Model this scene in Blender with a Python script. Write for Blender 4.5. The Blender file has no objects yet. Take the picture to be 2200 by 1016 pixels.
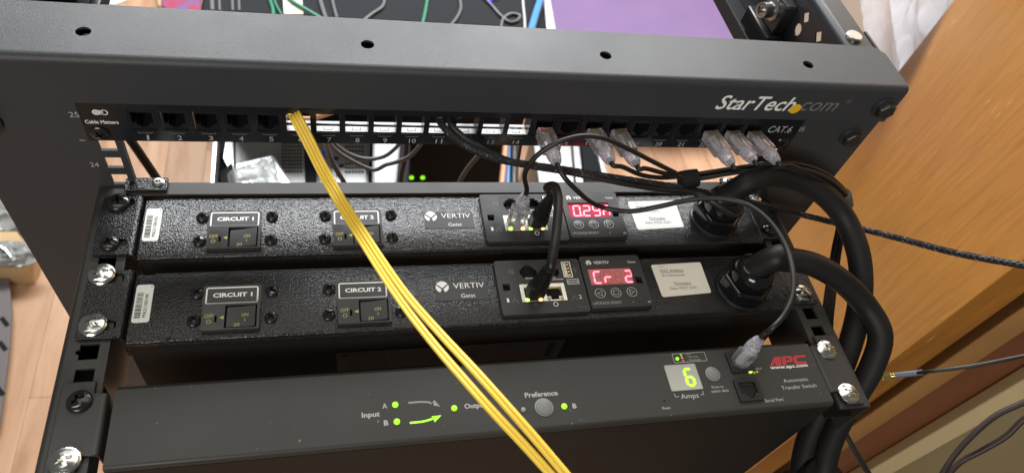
import bpy, bmesh, math, random
from math import sin, cos, pi, radians, sqrt, atan2
from mathutils import Vector, Matrix
from mathutils.geometry import tessellate_polygon
random.seed(7)

# ------------------------------------------------------------------ camera, world, lamps (all lengths below are millimetres x MM)
MM = 0.001
S = bpy.context.scene
COL = S.collection
CAM = Vector((-99.75, -334.765, 345.369))
AX_R = Vector((0.96912, -0.16203, 0.18500))
AX_D = Vector((-0.01964, -0.80161, -0.59752))
AX_F = Vector((0.24592, 0.57542, -0.78002))
AX_F.normalize(); AX_R = (AX_R - AX_F * AX_R.dot(AX_F)).normalized(); AX_D = AX_F.cross(AX_R)
FPX = 1524.0
cd = bpy.data.cameras.new('camera'); cam = bpy.data.objects.new('camera', cd); COL.objects.link(cam)
cd.sensor_width = 36.0; cd.lens = FPX / 2200 * 36; cd.clip_start = 0.01; cd.clip_end = 60
m3 = Matrix((AX_R, -AX_D, -AX_F)).transposed()
cam.matrix_world = Matrix.Translation(CAM * MM) @ m3.to_4x4()
cd.dof.use_dof = True; cd.dof.focus_distance = 0.46; cd.dof.aperture_fstop = 11.0
S.camera = cam

W = bpy.data.worlds.new('World'); S.world = W; W.use_nodes = True
bg = W.node_tree.nodes['Background']
bg.inputs[0].default_value = (1.0, 0.98, 0.96, 1); bg.inputs[1].default_value = 0.10

def area(name, loc, target, sx, sy, power, col):
    l = bpy.data.lights.new(name, 'AREA'); l.shape = 'RECTANGLE'; l.size = sx; l.size_y = sy; l.energy = power; l.color = col
    o = bpy.data.objects.new(name, l); COL.objects.link(o); o.location = loc
    o.rotation_euler = (Vector(target) - Vector(loc)).to_track_quat('-Z', 'Y').to_euler(); return o
area('ceiling_lamp', (0.25, 2.15, 1.30), (0.0, 0.0, -0.2), 2.8, 0.55, 160, (0.97, 0.985, 1.0))
area('ceiling_bounce', (-0.1, 0.45, 1.45), (0.0, 0.0, -0.2), 1.6, 1.0, 10, (1.0, 0.95, 0.86))  # soft panel standing in for light bounced off the ceiling
fl_ = area('front_fill', (-0.9, -1.9, 1.15), (0.1, 0.2, 0.75), 1.2, 0.8, 17, (1.0, 0.95, 0.88)); fl_.data.spread = radians(110)  # added fill light out of view, brightens the rack's front faces

S.view_settings.view_transform = 'Standard'; S.view_settings.look = 'None'
S.view_settings.exposure = 0.0; S.view_settings.gamma = 1.0; S.view_settings.use_curve_mapping = False

def ray(px, py): return AX_R * ((px - 1100) / FPX) + AX_D * ((py - 508) / FPX) + AX_F
def at(px, py, z=None, x=None, y=None):
    """point on the plane z (or x, or y) = value that the photograph shows at (px, py)"""
    d = ray(px, py)
    t = (z - CAM.z) / d.z if z is not None else ((x - CAM.x) / d.x if x is not None else (y - CAM.y) / d.y)
    return CAM + d * t

# ------------------------------------------------------------------ materials
MATS = {}
def srgb(r, g, b):
    f = lambda c: (c / 255 / 12.92) if c / 255 <= .04045 else ((c / 255 + .055) / 1.055) ** 2.4
    return (f(r), f(g), f(b))
def mat(name, col, rough=.5, metal=0., spec=.5, bump=None, var=None, emit=None, trans=0., coat=0., ior=1.45, alpha=1., rvar=None):
    m = bpy.data.materials.new(name); m.use_nodes = True; MATS[name] = m
    nt = m.node_tree; b = nt.nodes['Principled BSDF']; L = nt.links.new
    b.inputs['Base Color'].default_value = (*col, 1); b.inputs['Roughness'].default_value = rough
    b.inputs['Metallic'].default_value = metal; b.inputs['Specular IOR Level'].default_value = spec
    b.inputs['IOR'].default_value = ior; b.inputs['Transmission Weight'].default_value = trans
    b.inputs['Coat Weight'].default_value = coat; b.inputs['Alpha'].default_value = alpha
    if emit:
        b.inputs['Emission Color'].default_value = (*emit[0], 1); b.inputs['Emission Strength'].default_value = emit[1]
    tc = nt.nodes.new('ShaderNodeTexCoord')
    def noise(scale, detail, stretch=None):
        n = nt.nodes.new('ShaderNodeTexNoise'); n.inputs['Scale'].default_value = scale; n.inputs['Detail'].default_value = detail
        src = tc.outputs['Object']
        if stretch:
            mp = nt.nodes.new('ShaderNodeMapping'); mp.inputs['Scale'].default_value = stretch; L(src, mp.inputs[0]); src = mp.outputs[0]
        L(src, n.inputs['Vector']); return n
    if bump:
        sc, st, dist = bump[:3]
        n = noise(sc, bump[3] if len(bump) > 3 else 2, bump[4] if len(bump) > 4 else None)
        bp = nt.nodes.new('ShaderNodeBump'); bp.inputs['Strength'].default_value = st; bp.inputs['Distance'].default_value = dist * MM
        L(n.outputs['Fac'], bp.inputs['Height']); L(bp.outputs[0], b.inputs['Normal'])
    if var:                                   # (scale, colour 2, stretch, low, high)
        n = noise(var[0], 4, var[2] if len(var) > 2 else None)
        mr = nt.nodes.new('ShaderNodeMapRange'); mr.inputs[1].default_value = var[3] if len(var) > 3 else .35; mr.inputs[2].default_value = var[4] if len(var) > 4 else .7
        mx = nt.nodes.new('ShaderNodeMix'); mx.data_type = 'RGBA'
        mx.inputs[6].default_value = (*col, 1); mx.inputs[7].default_value = (*var[1], 1)
        L(n.outputs['Fac'], mr.inputs[0]); L(mr.outputs[0], mx.inputs[0]); L(mx.outputs[2], b.inputs['Base Color'])
    if rvar:
        n = noise(rvar[0], 3); mr = nt.nodes.new('ShaderNodeMapRange'); mr.inputs[1].default_value = .35; mr.inputs[2].default_value = .65
        mr.inputs[3].default_value = rvar[1]; mr.inputs[4].default_value = rvar[2]
        L(n.outputs['Fac'], mr.inputs[0]); L(mr.outputs[0], b.inputs['Roughness'])
    return m
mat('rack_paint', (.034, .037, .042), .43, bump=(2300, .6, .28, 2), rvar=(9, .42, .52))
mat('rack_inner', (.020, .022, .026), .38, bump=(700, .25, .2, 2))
mat('powder_coat', (.014, .014, .015), .18, spec=.46, bump=(1050, 1., .44, 1))
mat('smooth_black', (.022, .022, .022), .40, bump=(1500, .15, .15))
mat('frame_paint', (.030, .030, .028), .45, bump=(1600, .2, .2), rvar=(40, .38, .5))
mat('switch_paint', (.030, .029, .026), .52, bump=(2200, .12, .12), var=(420, (.24, .23, .20), None, .735, .77), rvar=(14, .44, .60))
mat('shaded_coat', (.0095, .009, .0085), .6, spec=.3, bump=(900, .15, .1))  # near-black copy of the coat, underside shade put into its colour
mat('black_plastic', (.014, .014, .015), .32, bump=(2500, .1, .05))
mat('module_plastic', (.030, .030, .030), .34, bump=(2600, .15, .08), rvar=(60, .3, .42))
mat('gloss_black', (.008, .008, .009), .14, coat=.3)
mat('jack_black', (.007, .007, .008), .5)
mat('hole_black', (.003, .003, .003), .8)
mat('panel_black', (.012, .013, .016), .17, bump=(900, .05, .1))
mat('white_plastic', (.80, .82, .82), .35)
mat('zinc', (.76, .77, .74), .20, metal=1., bump=(160, .22, .5, 1))
mat('steel', (.55, .55, .53), .28, metal=1., bump=(500, .15, .2))
mat('black_screw', (.016, .015, .015), .20, bump=(420, .3, .3), coat=.2)
mat('port_metal', (.80, .77, .66), .30, metal=.75, bump=(900, .2, .2))
mat('contact_gold', (.75, .60, .30), .3, metal=1.)
mat('label_white', (.70, .72, .68), .55, bump=(200, .1, .2))
mat('label_cream', (.74, .71, .62), .6, bump=(150, .1, .2))
mat('label_grey', (.085, .085, .085), .4)
mat('badge_plate', (.028, .028, .028), .40, spec=.6, bump=(900, .4, .2))
mat('ink_white', (.80, .80, .77), .5)
mat('ink_grey', (.42, .42, .41), .5)
mat('ink_dim', (.16, .16, .155), .5)
mat('ink_black', (.03, .03, .03), .6)
mat('ink_yellow', (.46, .42, .13), .5)
mat('ink_red', (.45, .035, .045), .45)
mat('logo_yellow', (.78, .45, .02), .45)
mat('yellow_jacket', (.86, .60, .075), .34, bump=(60, .15, .6))
mat('black_jacket', (.014, .013, .012), .42, bump=(300, .1, .2), rvar=(30, .34, .5))
mat('rubber_cord', (.011, .0108, .0105), .55, spec=.32, bump=(700, .18, .2), rvar=(25, .5, .66))
mat('velcro', (.016, .015, .014), .95, bump=(1500, .8, .5), spec=.15)
mat('velcro_grey', (.10, .095, .09), .9, bump=(900, 1., .6), spec=.2)
mat('clear_plug', (.93, .92, .98), .07, trans=.88, ior=1.30, bump=(120, .15, .3), spec=.6)
mat('cloudy_boot', (.84, .84, .94), .18, trans=.74, ior=1.3, bump=(400, .3, .4), spec=.6)
mat('brass', (.80, .60, .22), .22, metal=1., bump=(300, .1, .1))
mat('blue_sleeve', (.12, .13, .18), .4)
mat('led_green', (.25, .75, .03), .4, emit=((.33, 1., .02), 1.15)); mat('glow_green', (.25, .6, .05), .3, emit=((.35, 1., .04), .55)); mat('port_green', (.4, .8, .1), .4, emit=((.45, 1., .10), 3.0)); mat('port_amber', (.9, .6, .2), .4, emit=((1., .55, .18), 3.0))
mat('led_amber', (.9, .5, .15), .4, emit=((1., .50, .14), 1.5))
mat('led_off', (.30, .29, .27), .4)
mat('led_small_green', (.25, .50, .05), .4, emit=((.3, .8, .03), .25))
mat('led_small_amber', (.45, .28, .05), .4, emit=((1., .55, .05), .22))
mat('led_small_red', (.45, .10, .06), .4, emit=((1., .12, .05), .18))
mat('seg_red', (.9, .3, .4), .4, emit=((1., .075, .12), 6.)); mat('seg_off_sheen', (.36, .13, .125), .35, emit=((1., .06, .08), .10))  # pink unlit segments carry the lower window's reflection in their colour
mat('seg_off', (.22, .035, .045), .35, emit=((1., .02, .05), .03))
mat('display_red', (.26, .035, .05), .22, emit=((1., .01, .05), .30))
mat('display_sheen', (.42, .17, .16), .30, emit=((1., .08, .10), .12))  # red window with the pale wash of reflected light in its colour
mat('seg_green', (.4, .9, .05), .4, emit=((.36, 1., .01), 1.5))
mat('display_grey', (.40, .41, .36), .35, bump=(300, .05, .1))
mat('button_grey', (.17, .18, .178), .45, bump=(900, .1, .1))
mat('button_rim', (.26, .265, .25), .45)
mat('purple_card', (.22, .14, .30), .6, bump=(40, .1, 1.5), var=(6, (.245, .155, .325)))
mat('white_bag', (.84, .84, .84), .42, trans=.12, bump=(14, .6, 16, 4), spec=.4)
def film(name, col, tr, rough=.35):
    m = bpy.data.materials.new(name); m.use_nodes = True; MATS[name] = m; nt = m.node_tree; L = nt.links.new; nt.nodes.remove(nt.nodes['Principled BSDF'])
    d = nt.nodes.new('ShaderNodeBsdfDiffuse'); t = nt.nodes.new('ShaderNodeBsdfTranslucent'); g = nt.nodes.new('ShaderNodeBsdfGlossy'); x1 = nt.nodes.new('ShaderNodeMixShader'); x2 = nt.nodes.new('ShaderNodeMixShader')
    for q in (d, t): q.inputs['Color'].default_value = (*col, 1)
    g.inputs['Roughness'].default_value = rough; x1.inputs[0].default_value = tr; x2.inputs[0].default_value = .08
    L(d.outputs[0], x1.inputs[1]); L(t.outputs[0], x1.inputs[2]); L(x1.outputs[0], x2.inputs[1]); L(g.outputs[0], x2.inputs[2]); L(x2.outputs[0], nt.nodes['Material Output'].inputs[0])
film('white_film', (.94, .95, .98), .52, .2)
mat('clear_bag', (.62, .65, .65), .16, trans=.55, bump=(40, .7, 12, 3), spec=.7)
mat('carton', (.66, .47, .25), .7, bump=(30, .2, 2))
mat('crate_grey', (.17, .15, .15), .5, bump=(300, .1, .3))
mat('bare_steel', (.36, .37, .36), .38, metal=.8, bump=(30, .1, 1))
mat('bright_steel', (.52, .54, .56), .3, metal=.7, bump=(25, .2, 3))
mat('case_black', (.006, .008, .012), .7, spec=.25, bump=(300, .1, .3))
mat('case_white', (.52, .54, .58), .30)
mat('wall_paint', (.60, .50, .38), .8, bump=(60, .1, 2))
mat('trim_cream', (.62, .52, .30), .45, bump=(40, .08, 1))
mat('olive_wall', (.30, .25, .135), .8, bump=(60, .15, 2))
mat('green_jacket', (.05, .25, .15), .4)
mat('blue_jacket', (.08, .30, .75), .35)
mat('grey_jacket', (.14, .14, .145), .45)
mat('white_jacket', (.6, .6, .58), .4)
mat('copper_jacket', (.60, .30, .17), .4)
mat('dark_brown_jacket', (.030, .017, .016), .45)
mat('paper_white', (.80, .82, .80), .5)
mat('cloth_red', (.55, .06, .10), .8, var=(18, (.10, .20, .45)))
mat('cloth_peach', (.72, .46, .30), .8, var=(25, (.70, .62, .35)))

def wood(name, c1, c2, c3, scale, stretch, rough=.4, scratches=False, rnd=False):
    m = bpy.data.materials.new(name); m.use_nodes = True; MATS[name] = m
    nt = m.node_tree; b = nt.nodes['Principled BSDF']; L = nt.links.new
    tc = nt.nodes.new('ShaderNodeTexCoord'); mp = nt.nodes.new('ShaderNodeMapping'); mp.inputs['Scale'].default_value = stretch
    src = tc.outputs['Object']
    if rnd:
        oi = nt.nodes.new('ShaderNodeObjectInfo'); vm = nt.nodes.new('ShaderNodeVectorMath'); vm.operation = 'SCALE'
        cx = nt.nodes.new('ShaderNodeCombineXYZ')
        for i in range(3): L(oi.outputs['Random'], cx.inputs[i])
        L(cx.outputs[0], vm.inputs[0]); vm.inputs['Scale'].default_value = 9.0
        ad = nt.nodes.new('ShaderNodeVectorMath'); ad.operation = 'ADD'; L(src, ad.inputs[0]); L(vm.outputs[0], ad.inputs[1]); src = ad.outputs[0]
    L(src, mp.inputs[0])
    n = nt.nodes.new('ShaderNodeTexNoise'); n.inputs['Scale'].default_value = scale; n.inputs['Detail'].default_value = 6; n.inputs['Roughness'].default_value = .6; n.inputs['Distortion'].default_value = .6
    L(mp.outputs[0], n.inputs['Vector'])
    cr = nt.nodes.new('ShaderNodeValToRGB'); cr.color_ramp.elements[0].position = .30; cr.color_ramp.elements[1].position = .72
    cr.color_ramp.elements[0].color = (*c1, 1); cr.color_ramp.elements[1].color = (*c3, 1)
    e = cr.color_ramp.elements.new(.5); e.color = (*c2, 1)
    L(n.outputs['Fac'], cr.inputs[0]); col = cr.outputs[0]
    if rnd:
        hs = nt.nodes.new('ShaderNodeHueSaturation'); mr = nt.nodes.new('ShaderNodeMapRange'); mr.inputs[3].default_value = .86; mr.inputs[4].default_value = 1.12
        L(oi.outputs['Random'], mr.inputs[0]); L(mr.outputs[0], hs.inputs['Value']); L(col, hs.inputs['Color']); col = hs.outputs[0]
    if scratches:
        mp2 = nt.nodes.new('ShaderNodeMapping'); mp2.inputs['Scale'].default_value = (420, 420, 26); L(tc.outputs['Object'], mp2.inputs[0])
        n2 = nt.nodes.new('ShaderNodeTexNoise'); n2.inputs['Scale'].default_value = 1; n2.inputs['Detail'].default_value = 1; L(mp2.outputs[0], n2.inputs['Vector'])
        r2 = nt.nodes.new('ShaderNodeMapRange'); r2.inputs[1].default_value = .72; r2.inputs[2].default_value = .77; L(n2.outputs['Fac'], r2.inputs[0])
        mp3 = nt.nodes.new('ShaderNodeMapping'); mp3.inputs['Scale'].default_value = (9, 9, 2.5); L(tc.outputs['Object'], mp3.inputs[0])
        n3 = nt.nodes.new('ShaderNodeTexNoise'); n3.inputs['Scale'].default_value = 1; L(mp3.outputs[0], n3.inputs['Vector'])
        r3 = nt.nodes.new('ShaderNodeMapRange'); r3.inputs[1].default_value = .48; r3.inputs[2].default_value = .62; L(n3.outputs['Fac'], r3.inputs[0])
        mu = nt.nodes.new('ShaderNodeMath'); mu.operation = 'MULTIPLY'; L(r2.outputs[0], mu.inputs[0]); L(r3.outputs[0], mu.inputs[1])
        mx = nt.nodes.new('ShaderNodeMix'); mx.data_type = 'RGBA'; L(mu.outputs[0], mx.inputs[0]); L(col, mx.inputs[6]); mx.inputs[7].default_value = (.80, .62, .36, 1); col = mx.outputs[2]
    L(col, b.inputs['Base Color']); b.inputs['Roughness'].default_value = rough
    bp = nt.nodes.new('ShaderNodeBump'); bp.inputs['Strength'].default_value = .12; bp.inputs['Distance'].default_value = .0006; L(n.outputs['Fac'], bp.inputs['Height']); L(bp.outputs[0], b.inputs['Normal'])
wood('floor_wood', (.42, .225, .120), (.63, .375, .225), (.74, .49, .32), 14, (1.0, .16, 1), .42, rnd=True)
wood('door_wood', (.275, .112, .015), (.335, .142, .020), (.385, .172, .028), 110, (1, 1, .10), .45, scratches=True)
wood('jamb_wood', (.30, .15, .045), (.36, .19, .062), (.42, .235, .085), 30, (1, 1, .06), .45)
wood('casing_shaded', (.15, .055, .022), (.18, .07, .03), (.21, .085, .036), 30, (1, 1, .06), .45)  # casing brown darkened, shade put into its colour

# ------------------------------------------------------------------ mesh builder
FONT = {}
def glyphs(s, shear=0., bold=0.):
    key = (s, shear, bold)
    if key not in FONT:
        c = bpy.data.curves.new('t', 'FONT'); c.body = s; c.shear = shear; c.offset = bold; c.resolution_u = 3; c.fill_mode = 'FRONT'
        o = bpy.data.objects.new('t', c); me = bpy.data.meshes.new_from_object(o)
        vs = [(v.co.x, v.co.y) for v in me.vertices]; fs = [tuple(p.vertices) for p in me.polygons]
        bpy.data.objects.remove(o); bpy.data.curves.remove(c); bpy.data.meshes.remove(me)
        FONT[key] = (vs, fs)
    return FONT[key]

def rrect(x0, x1, y0, y1, r, n=4):
    p = []
    for cx, cy, a in ((x1 - r, y1 - r, 0), (x0 + r, y1 - r, 90), (x0 + r, y0 + r, 180), (x1 - r, y0 + r, 270)):
        for k in range(n + 1):
            t = radians(a + 90 * k / n); p.append((cx + r * cos(t), cy + r * sin(t)))
    return p
def rect(x0, x1, y0, y1): return [(x0, y0), (x1, y0), (x1, y1), (x0, y1)]
def circ(cx, cy, r, n=20, a0=0, ry=None): return [(cx + r * cos(2 * pi * k / n + a0), cy + (ry or r) * sin(2 * pi * k / n + a0)) for k in range(n)]
def spline(pts, sub=8):
    P = [Vector(p) for p in pts]; P = [P[0] * 2 - P[1]] + P + [P[-1] * 2 - P[-2]]; out = []
    for i in range(1, len(P) - 2):
        a, b, c, d = P[i - 1:i + 3]
        for k in range(sub):
            t = k / sub; h = max(1e-6, (c - b).length) ** .5; ha = max(1e-6, (b - a).length) ** .5; hd = max(1e-6, (d - c).length) ** .5
            m0 = ((b - a) / ha - (c - a) / (ha + h) + (c - b) / h) * h; m1 = ((c - b) / h - (d - b) / (h + hd) + (d - c) / hd) * h
            out.append(b * (2 * t ** 3 - 3 * t * t + 1) + m0 * (t ** 3 - 2 * t * t + t) + c * (3 * t * t - 2 * t ** 3) + m1 * (t ** 3 - t * t))
    out.append(P[-2]); return out
MAP = {'z': lambda u, v, w: (u, v, w), 'y': lambda u, v, w: (u, w, v), 'x': lambda u, v, w: (w, u, v)}
ORG = {}
class MB:
    def __init__(s): s.v = []; s.f = []
    def add(s, vs, fs):
        o = len(s.v); s.v += [tuple(p) for p in vs]; s.f += [tuple(i + o for i in f) for f in fs]; return s
    def box(s, x0, x1, y0, y1, z0, z1):
        return s.add([(x, y, z) for z in (z0, z1) for x, y in ((x0, y0), (x1, y0), (x1, y1), (x0, y1))],
                     [(3, 2, 1, 0), (4, 5, 6, 7), (0, 1, 5, 4), (1, 2, 6, 5), (2, 3, 7, 6), (3, 0, 4, 7)])
    def plate(s, outer, a, b, axis='z', holes=()):
        M = MAP[axis]; loops = [list(outer)] + [list(h) for h in holes]; pts = [p for l in loops for p in l]; n = len(pts)
        if holes: tri = tessellate_polygon([[Vector((p[0], p[1], 0)) for p in l] for l in loops])
        else: tri = [tuple(range(n))]
        vs = [M(p[0], p[1], a) for p in pts] + [M(p[0], p[1], b) for p in pts]
        fs = [tuple(t) for t in tri] + [tuple(i + n for i in t) for t in tri]; k = 0
        for l in loops:
            m = len(l)
            for i in range(m): j = (i + 1) % m; fs.append((k + i, k + j, k + j + n, k + i + n))
            k += m
        return s.add(vs, fs)
    def flat(s, poly, w, axis='z', holes=()):
        M = MAP[axis]; loops = [list(poly)] + [list(h) for h in holes]; pts = [p for l in loops for p in l]
        if holes: tri = tessellate_polygon([[Vector((p[0], p[1], 0)) for p in l] for l in loops])
        else: tri = [tuple(range(len(pts)))]
        return s.add([M(p[0], p[1], w) for p in pts], [tuple(t) for t in tri])
    def ring(s, cx, cy, r0, r1, w, axis='z', n=24):
        M = MAP[axis]
        return s.add([M(*p, w) for p in circ(cx, cy, r0, n)] + [M(*p, w) for p in circ(cx, cy, r1, n)], [(i, (i + 1) % n, (i + 1) % n + n, i + n) for i in range(n)])
    def frame(s, x0, x1, y0, y1, t, w, axis='z', r=1.2):
        a = rrect(x0, x1, y0, y1, r, 3); b = rrect(x0 + t, x1 - t, y0 + t, y1 - t, max(.1, r - t), 3); n = len(a); M = MAP[axis]
        return s.add([M(*p, w) for p in a + b], [(i, (i + 1) % n, (i + 1) % n + n, i + n) for i in range(n)])
    def line(s, pts, t, w, axis='z'):
        M = MAP[axis]
        for (x0, y0), (x1, y1) in zip(pts, pts[1:]):
            L = sqrt((x1 - x0) ** 2 + (y1 - y0) ** 2) or 1; nx, ny = -(y1 - y0) / L * t / 2, (x1 - x0) / L * t / 2
            s.add([M(x0 + nx, y0 + ny, w), M(x1 + nx, y1 + ny, w), M(x1 - nx, y1 - ny, w), M(x0 - nx, y0 - ny, w)], [(0, 1, 2, 3)])
        return s
    def text(s, t, cx, cy, w, h, lev, axis='z', rot=0., shear=0., bold=0.):
        vs, fs = glyphs(t, shear, bold); xs = [p[0] for p in vs]; ys = [p[1] for p in vs]
        x0, x1, y0, y1 = min(xs), max(xs), min(ys), max(ys); kx = w / (x1 - x0); ky = (h / (y1 - y0)) if h else kx
        c, sn = cos(radians(rot)), sin(radians(rot)); M = MAP[axis]; out = []
        for x, y in vs:
            a, b = (x - (x0 + x1) / 2) * kx, (y - (y0 + y1) / 2) * ky
            out.append(M(cx + a * c - b * sn, cy + a * sn + b * c, lev))
        return s.add(out, fs)
    def lathe(s, c, d, prof, n=20, flat_sides=False):
        c = Vector(c); d = Vector(d).normalized(); u = d.orthogonal().normalized(); w = d.cross(u); vs = []; fs = []
        for r, h in prof:
            for k in range(n): a = 2 * pi * k / n; vs.append(c + d * h + (u * cos(a) + w * sin(a)) * r)
        for i in range(len(prof) - 1):
            for k in range(n): j = (k + 1) % n; fs.append((i * n + k, i * n + j, (i + 1) * n + j, (i + 1) * n + k))
        fs.append(tuple(range(n))); fs.append(tuple((len(prof) - 1) * n + k for k in range(n)))
        return s.add(vs, fs)
    def tube(s, pts, r, n=10, cap=True):
        P = [Vector(p) for p in pts]; R = r if isinstance(r, (list, tuple)) else [r] * len(P); vs = []; fs = []
        t = (P[1] - P[0]).normalized(); u = t.orthogonal().normalized()
        for i, p in enumerate(P):
            t = (P[min(i + 1, len(P) - 1)] - P[max(i - 1, 0)]).normalized(); u = (u - t * u.dot(t)).normalized(); w = t.cross(u)
            for k in range(n): a = 2 * pi * k / n; vs.append(p + (u * cos(a) + w * sin(a)) * R[i])
        for i in range(len(P) - 1):
            for k in range(n): j = (k + 1) % n; fs.append((i * n + k, i * n + j, (i + 1) * n + j, (i + 1) * n + k))
        if cap: fs += [tuple(range(n)), tuple((len(P) - 1) * n + k for k in range(n))]
        return s.add(vs, fs)
    def extr(s, prof, x0, x1):                    # (y, z) profile swept along x
        n = len(prof); fs = [tuple(range(n)), tuple(range(n, 2 * n))] + [(i, (i + 1) % n, (i + 1) % n + n, i + n) for i in range(n)]
        return s.add([(x0, y, z) for y, z in prof] + [(x1, y, z) for y, z in prof], fs)
    def obox(s, c, ax, ay, az):                   # oriented box: centre and three half-axis vectors
        c = Vector(c); ax, ay, az = Vector(ax), Vector(ay), Vector(az)
        return s.add([c + ax * i + ay * j + az * k for k in (-1, 1) for i, j in ((-1, -1), (1, -1), (1, 1), (-1, 1))],
                     [(3, 2, 1, 0), (4, 5, 6, 7), (0, 1, 5, 4), (1, 2, 6, 5), (2, 3, 7, 6), (3, 0, 4, 7)])
    def build(s, name, m, parent=None, bevel=0., smooth=True, seg=2, weld=True):
        org = ORG.get(parent.name, Vector((0, 0, 0))) if parent else Vector((0, 0, 0))
        me = bpy.data.meshes.new(name)
        me.from_pydata([((p[0] - org.x) * MM, (p[1] - org.y) * MM, (p[2] - org.z) * MM) for p in s.v], [], s.f)
        bm = bmesh.new(); bm.from_mesh(me)
        if weld: bmesh.ops.remove_doubles(bm, verts=bm.verts, dist=1e-7)
        bmesh.ops.recalc_face_normals(bm, faces=bm.faces); bm.to_mesh(me); bm.free()
        if smooth:
            me.polygons.foreach_set('use_smooth', [True] * len(me.polygons)); me.set_sharp_from_angle(angle=radians(38))
        me.materials.append(MATS[m])
        o = bpy.data.objects.new(name, me); COL.objects.link(o)
        if parent: o.parent = parent
        ORG[o.name] = org
        if bevel:
            b = o.modifiers.new('bevel', 'BEVEL'); b.width = bevel * MM; b.segments = seg; b.limit_method = 'ANGLE'; b.angle_limit = radians(40)
        return o
def thing(name, label, cat, loc=(0, 0, 0), group=None):
    o = bpy.data.objects.new(name, None); COL.objects.link(o); o.location = Vector(loc) * MM; ORG[o.name] = Vector(loc)
    o.empty_display_size = .02; tag(o, label, cat, group); return o
def tag(o, label, cat, group=None):
    o['label'] = label; o['category'] = cat
    if group: o['group'] = group
    return o
def struct(o): o['kind'] = 'structure'; return o
def lab(o, t): o['label'] = t; return o

def cross(cx, cy, L, w, rot=0.):
    p = [(-w, -L), (w, -L), (w, -w), (L, -w), (L, w), (w, w), (w, L), (-w, L), (-w, w), (-L, w), (-L, -w), (-w, -w)]
    c, s = cos(rot), sin(rot); return [(cx + a * c - b * s, cy + a * s + b * c) for a, b in p]
def screw(name, x, y, z, R, h, m, parent, rot=.3, tilt=(0, 0), recess='hole_black', slot=False, lev=None):
    """pan head seen from above (+Z) with a real cross recess"""
    b = MB(); r1 = R * .80
    dome = lambda q: h * (1 - .62 * (q / R) ** 2)
    cr = cross(0, 0, R * .52, R * .13, rot)
    if slot:
        c, s_ = cos(rot), sin(rot)
    rings = [(R, 0), (R, dome(R) * .8), (R * .93, dome(R * .93)), (r1, dome(r1))]
    n = 28
    for i in range(len(rings) - 1):
        (ra, ha), (rb, hb) = rings[i], rings[i + 1]
        vs = [(p[0], p[1], ha) for p in circ(0, 0, ra, n)] + [(p[0], p[1], hb) for p in circ(0, 0, rb, n)]
        b.add(vs, [(k, (k + 1) % n, (k + 1) % n + n, k + n) for k in range(n)])
    outer = circ(0, 0, r1, n); pts = outer + cr
    tri = tessellate_polygon([[Vector((*p, 0)) for p in outer], [Vector((*p, 0)) for p in cr]])
    b.add([(p[0], p[1], dome(sqrt(p[0] ** 2 + p[1] ** 2))) for p in pts], [tuple(t) for t in tri])
    m_ = len(cr)
    b.add([(p[0], p[1], dome(sqrt(p[0] ** 2 + p[1] ** 2))) for p in cr] + [(p[0] * .72, p[1] * .72, h * .1) for p in cr],
          [(k, (k + 1) % m_, (k + 1) % m_ + m_, k + m_) for k in range(m_)] + [tuple(range(m_, 2 * m_))])
    if slot:
        for a, bb in ((.5, .9), (-.9, -.5)):
            pass
    T = Matrix.Translation((x, y, z)) @ Matrix.Rotation(tilt[0], 4, 'X') @ Matrix.Rotation(tilt[1], 4, 'Y')
    b.v = [tuple(T @ Vector(p)) for p in b.v]
    return b.build(name, m, parent)

# ================================================================== THE SETTING
FZ = -1200
fl = struct(MB().box(-2600, 2600, -1800, 3000, FZ - 40, FZ - 6).build('floor', 'floor_wood'))
PW, PL = 96, 640
pm = None
for i in range(-11, 14):
    for j in range(0, 4):
        x0 = i * PW; y0 = 150 + j * PL + ((i * 0.37) % 1.0) * PL - PL * .5
        if pm is None:
            pm = MB().box(-PW / 2 + .25, PW / 2 - .25, -PL / 2 + .25, PL / 2 - .25, -6, 0).build('plank', 'floor_wood', fl, bevel=.5, smooth=False); o = pm
        else:
            o = pm.copy(); COL.objects.link(o); o.parent = fl
        o.location = Vector((x0, y0, FZ)) * MM

# back wall seen through the rack side
struct(MB().box(1420, 1450, -200, 3000, FZ, 1300).build('wall', 'wall_paint'))

# ---- the open door and its frame: plan built from true bearings
def plan(azm, r): return Vector((CAM.x + r * sin(radians(azm)), CAM.y + r * cos(radians(azm)), 0))
B0 = plan(65.45, 700)
ddir = (plan(49.15, 1400) - B0); DL = ddir.length; ddir.normalize(); wdir = Vector((ddir.y, -ddir.x, 0))
def slab(mb, p, a, la, b, lb, z0, z1):            # horizontal quad p, p+a*la, ... swept up
    q = [p, p + a * la, p + a * la + b * lb, p + b * lb]
    return mb.add([(v.x, v.y, z) for z in (z0, z1) for v in q], [(3, 2, 1, 0), (4, 5, 6, 7), (0, 1, 5, 4), (1, 2, 6, 5), (2, 3, 7, 6), (3, 0, 4, 7)])
door = thing('door', 'open wooden door slab with scratched honey brown face beside the black rack', 'door', (B0.x, B0.y, FZ))
slab(MB(), B0, ddir, DL, wdir, 27.5, FZ + 8, 830).build('door_leaf', 'door_wood', door, bevel=1.5)
def hit(azm, off):                                # where the bearing meets the plane through B0 + ddir*off, along wdir
    d = plan(azm, 1) - CAM; d.z = 0; c = CAM.copy(); c.z = 0
    p = B0 + ddir * off
    # solve c + d*s = p + wdir*t
    det = d.x * (-wdir.y) - d.y * (-wdir.x); rx, ry = p.x - c.x, p.y - c.y
    s_ = (rx * (-wdir.y) - ry * (-wdir.x)) / det
    return c + d * s_
dfr = thing('door_frame', 'brown wooden door jamb with shaded casing and cream trim right of the open door', 'door frame', tuple(hit(69, 20)[:2]) + (FZ,))
j0, j1, j2, j3, j4 = hit(68.15, 6), hit(69.6, 6), hit(69.55, 26), hit(72.55, 26), hit(73.85, 4)
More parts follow.
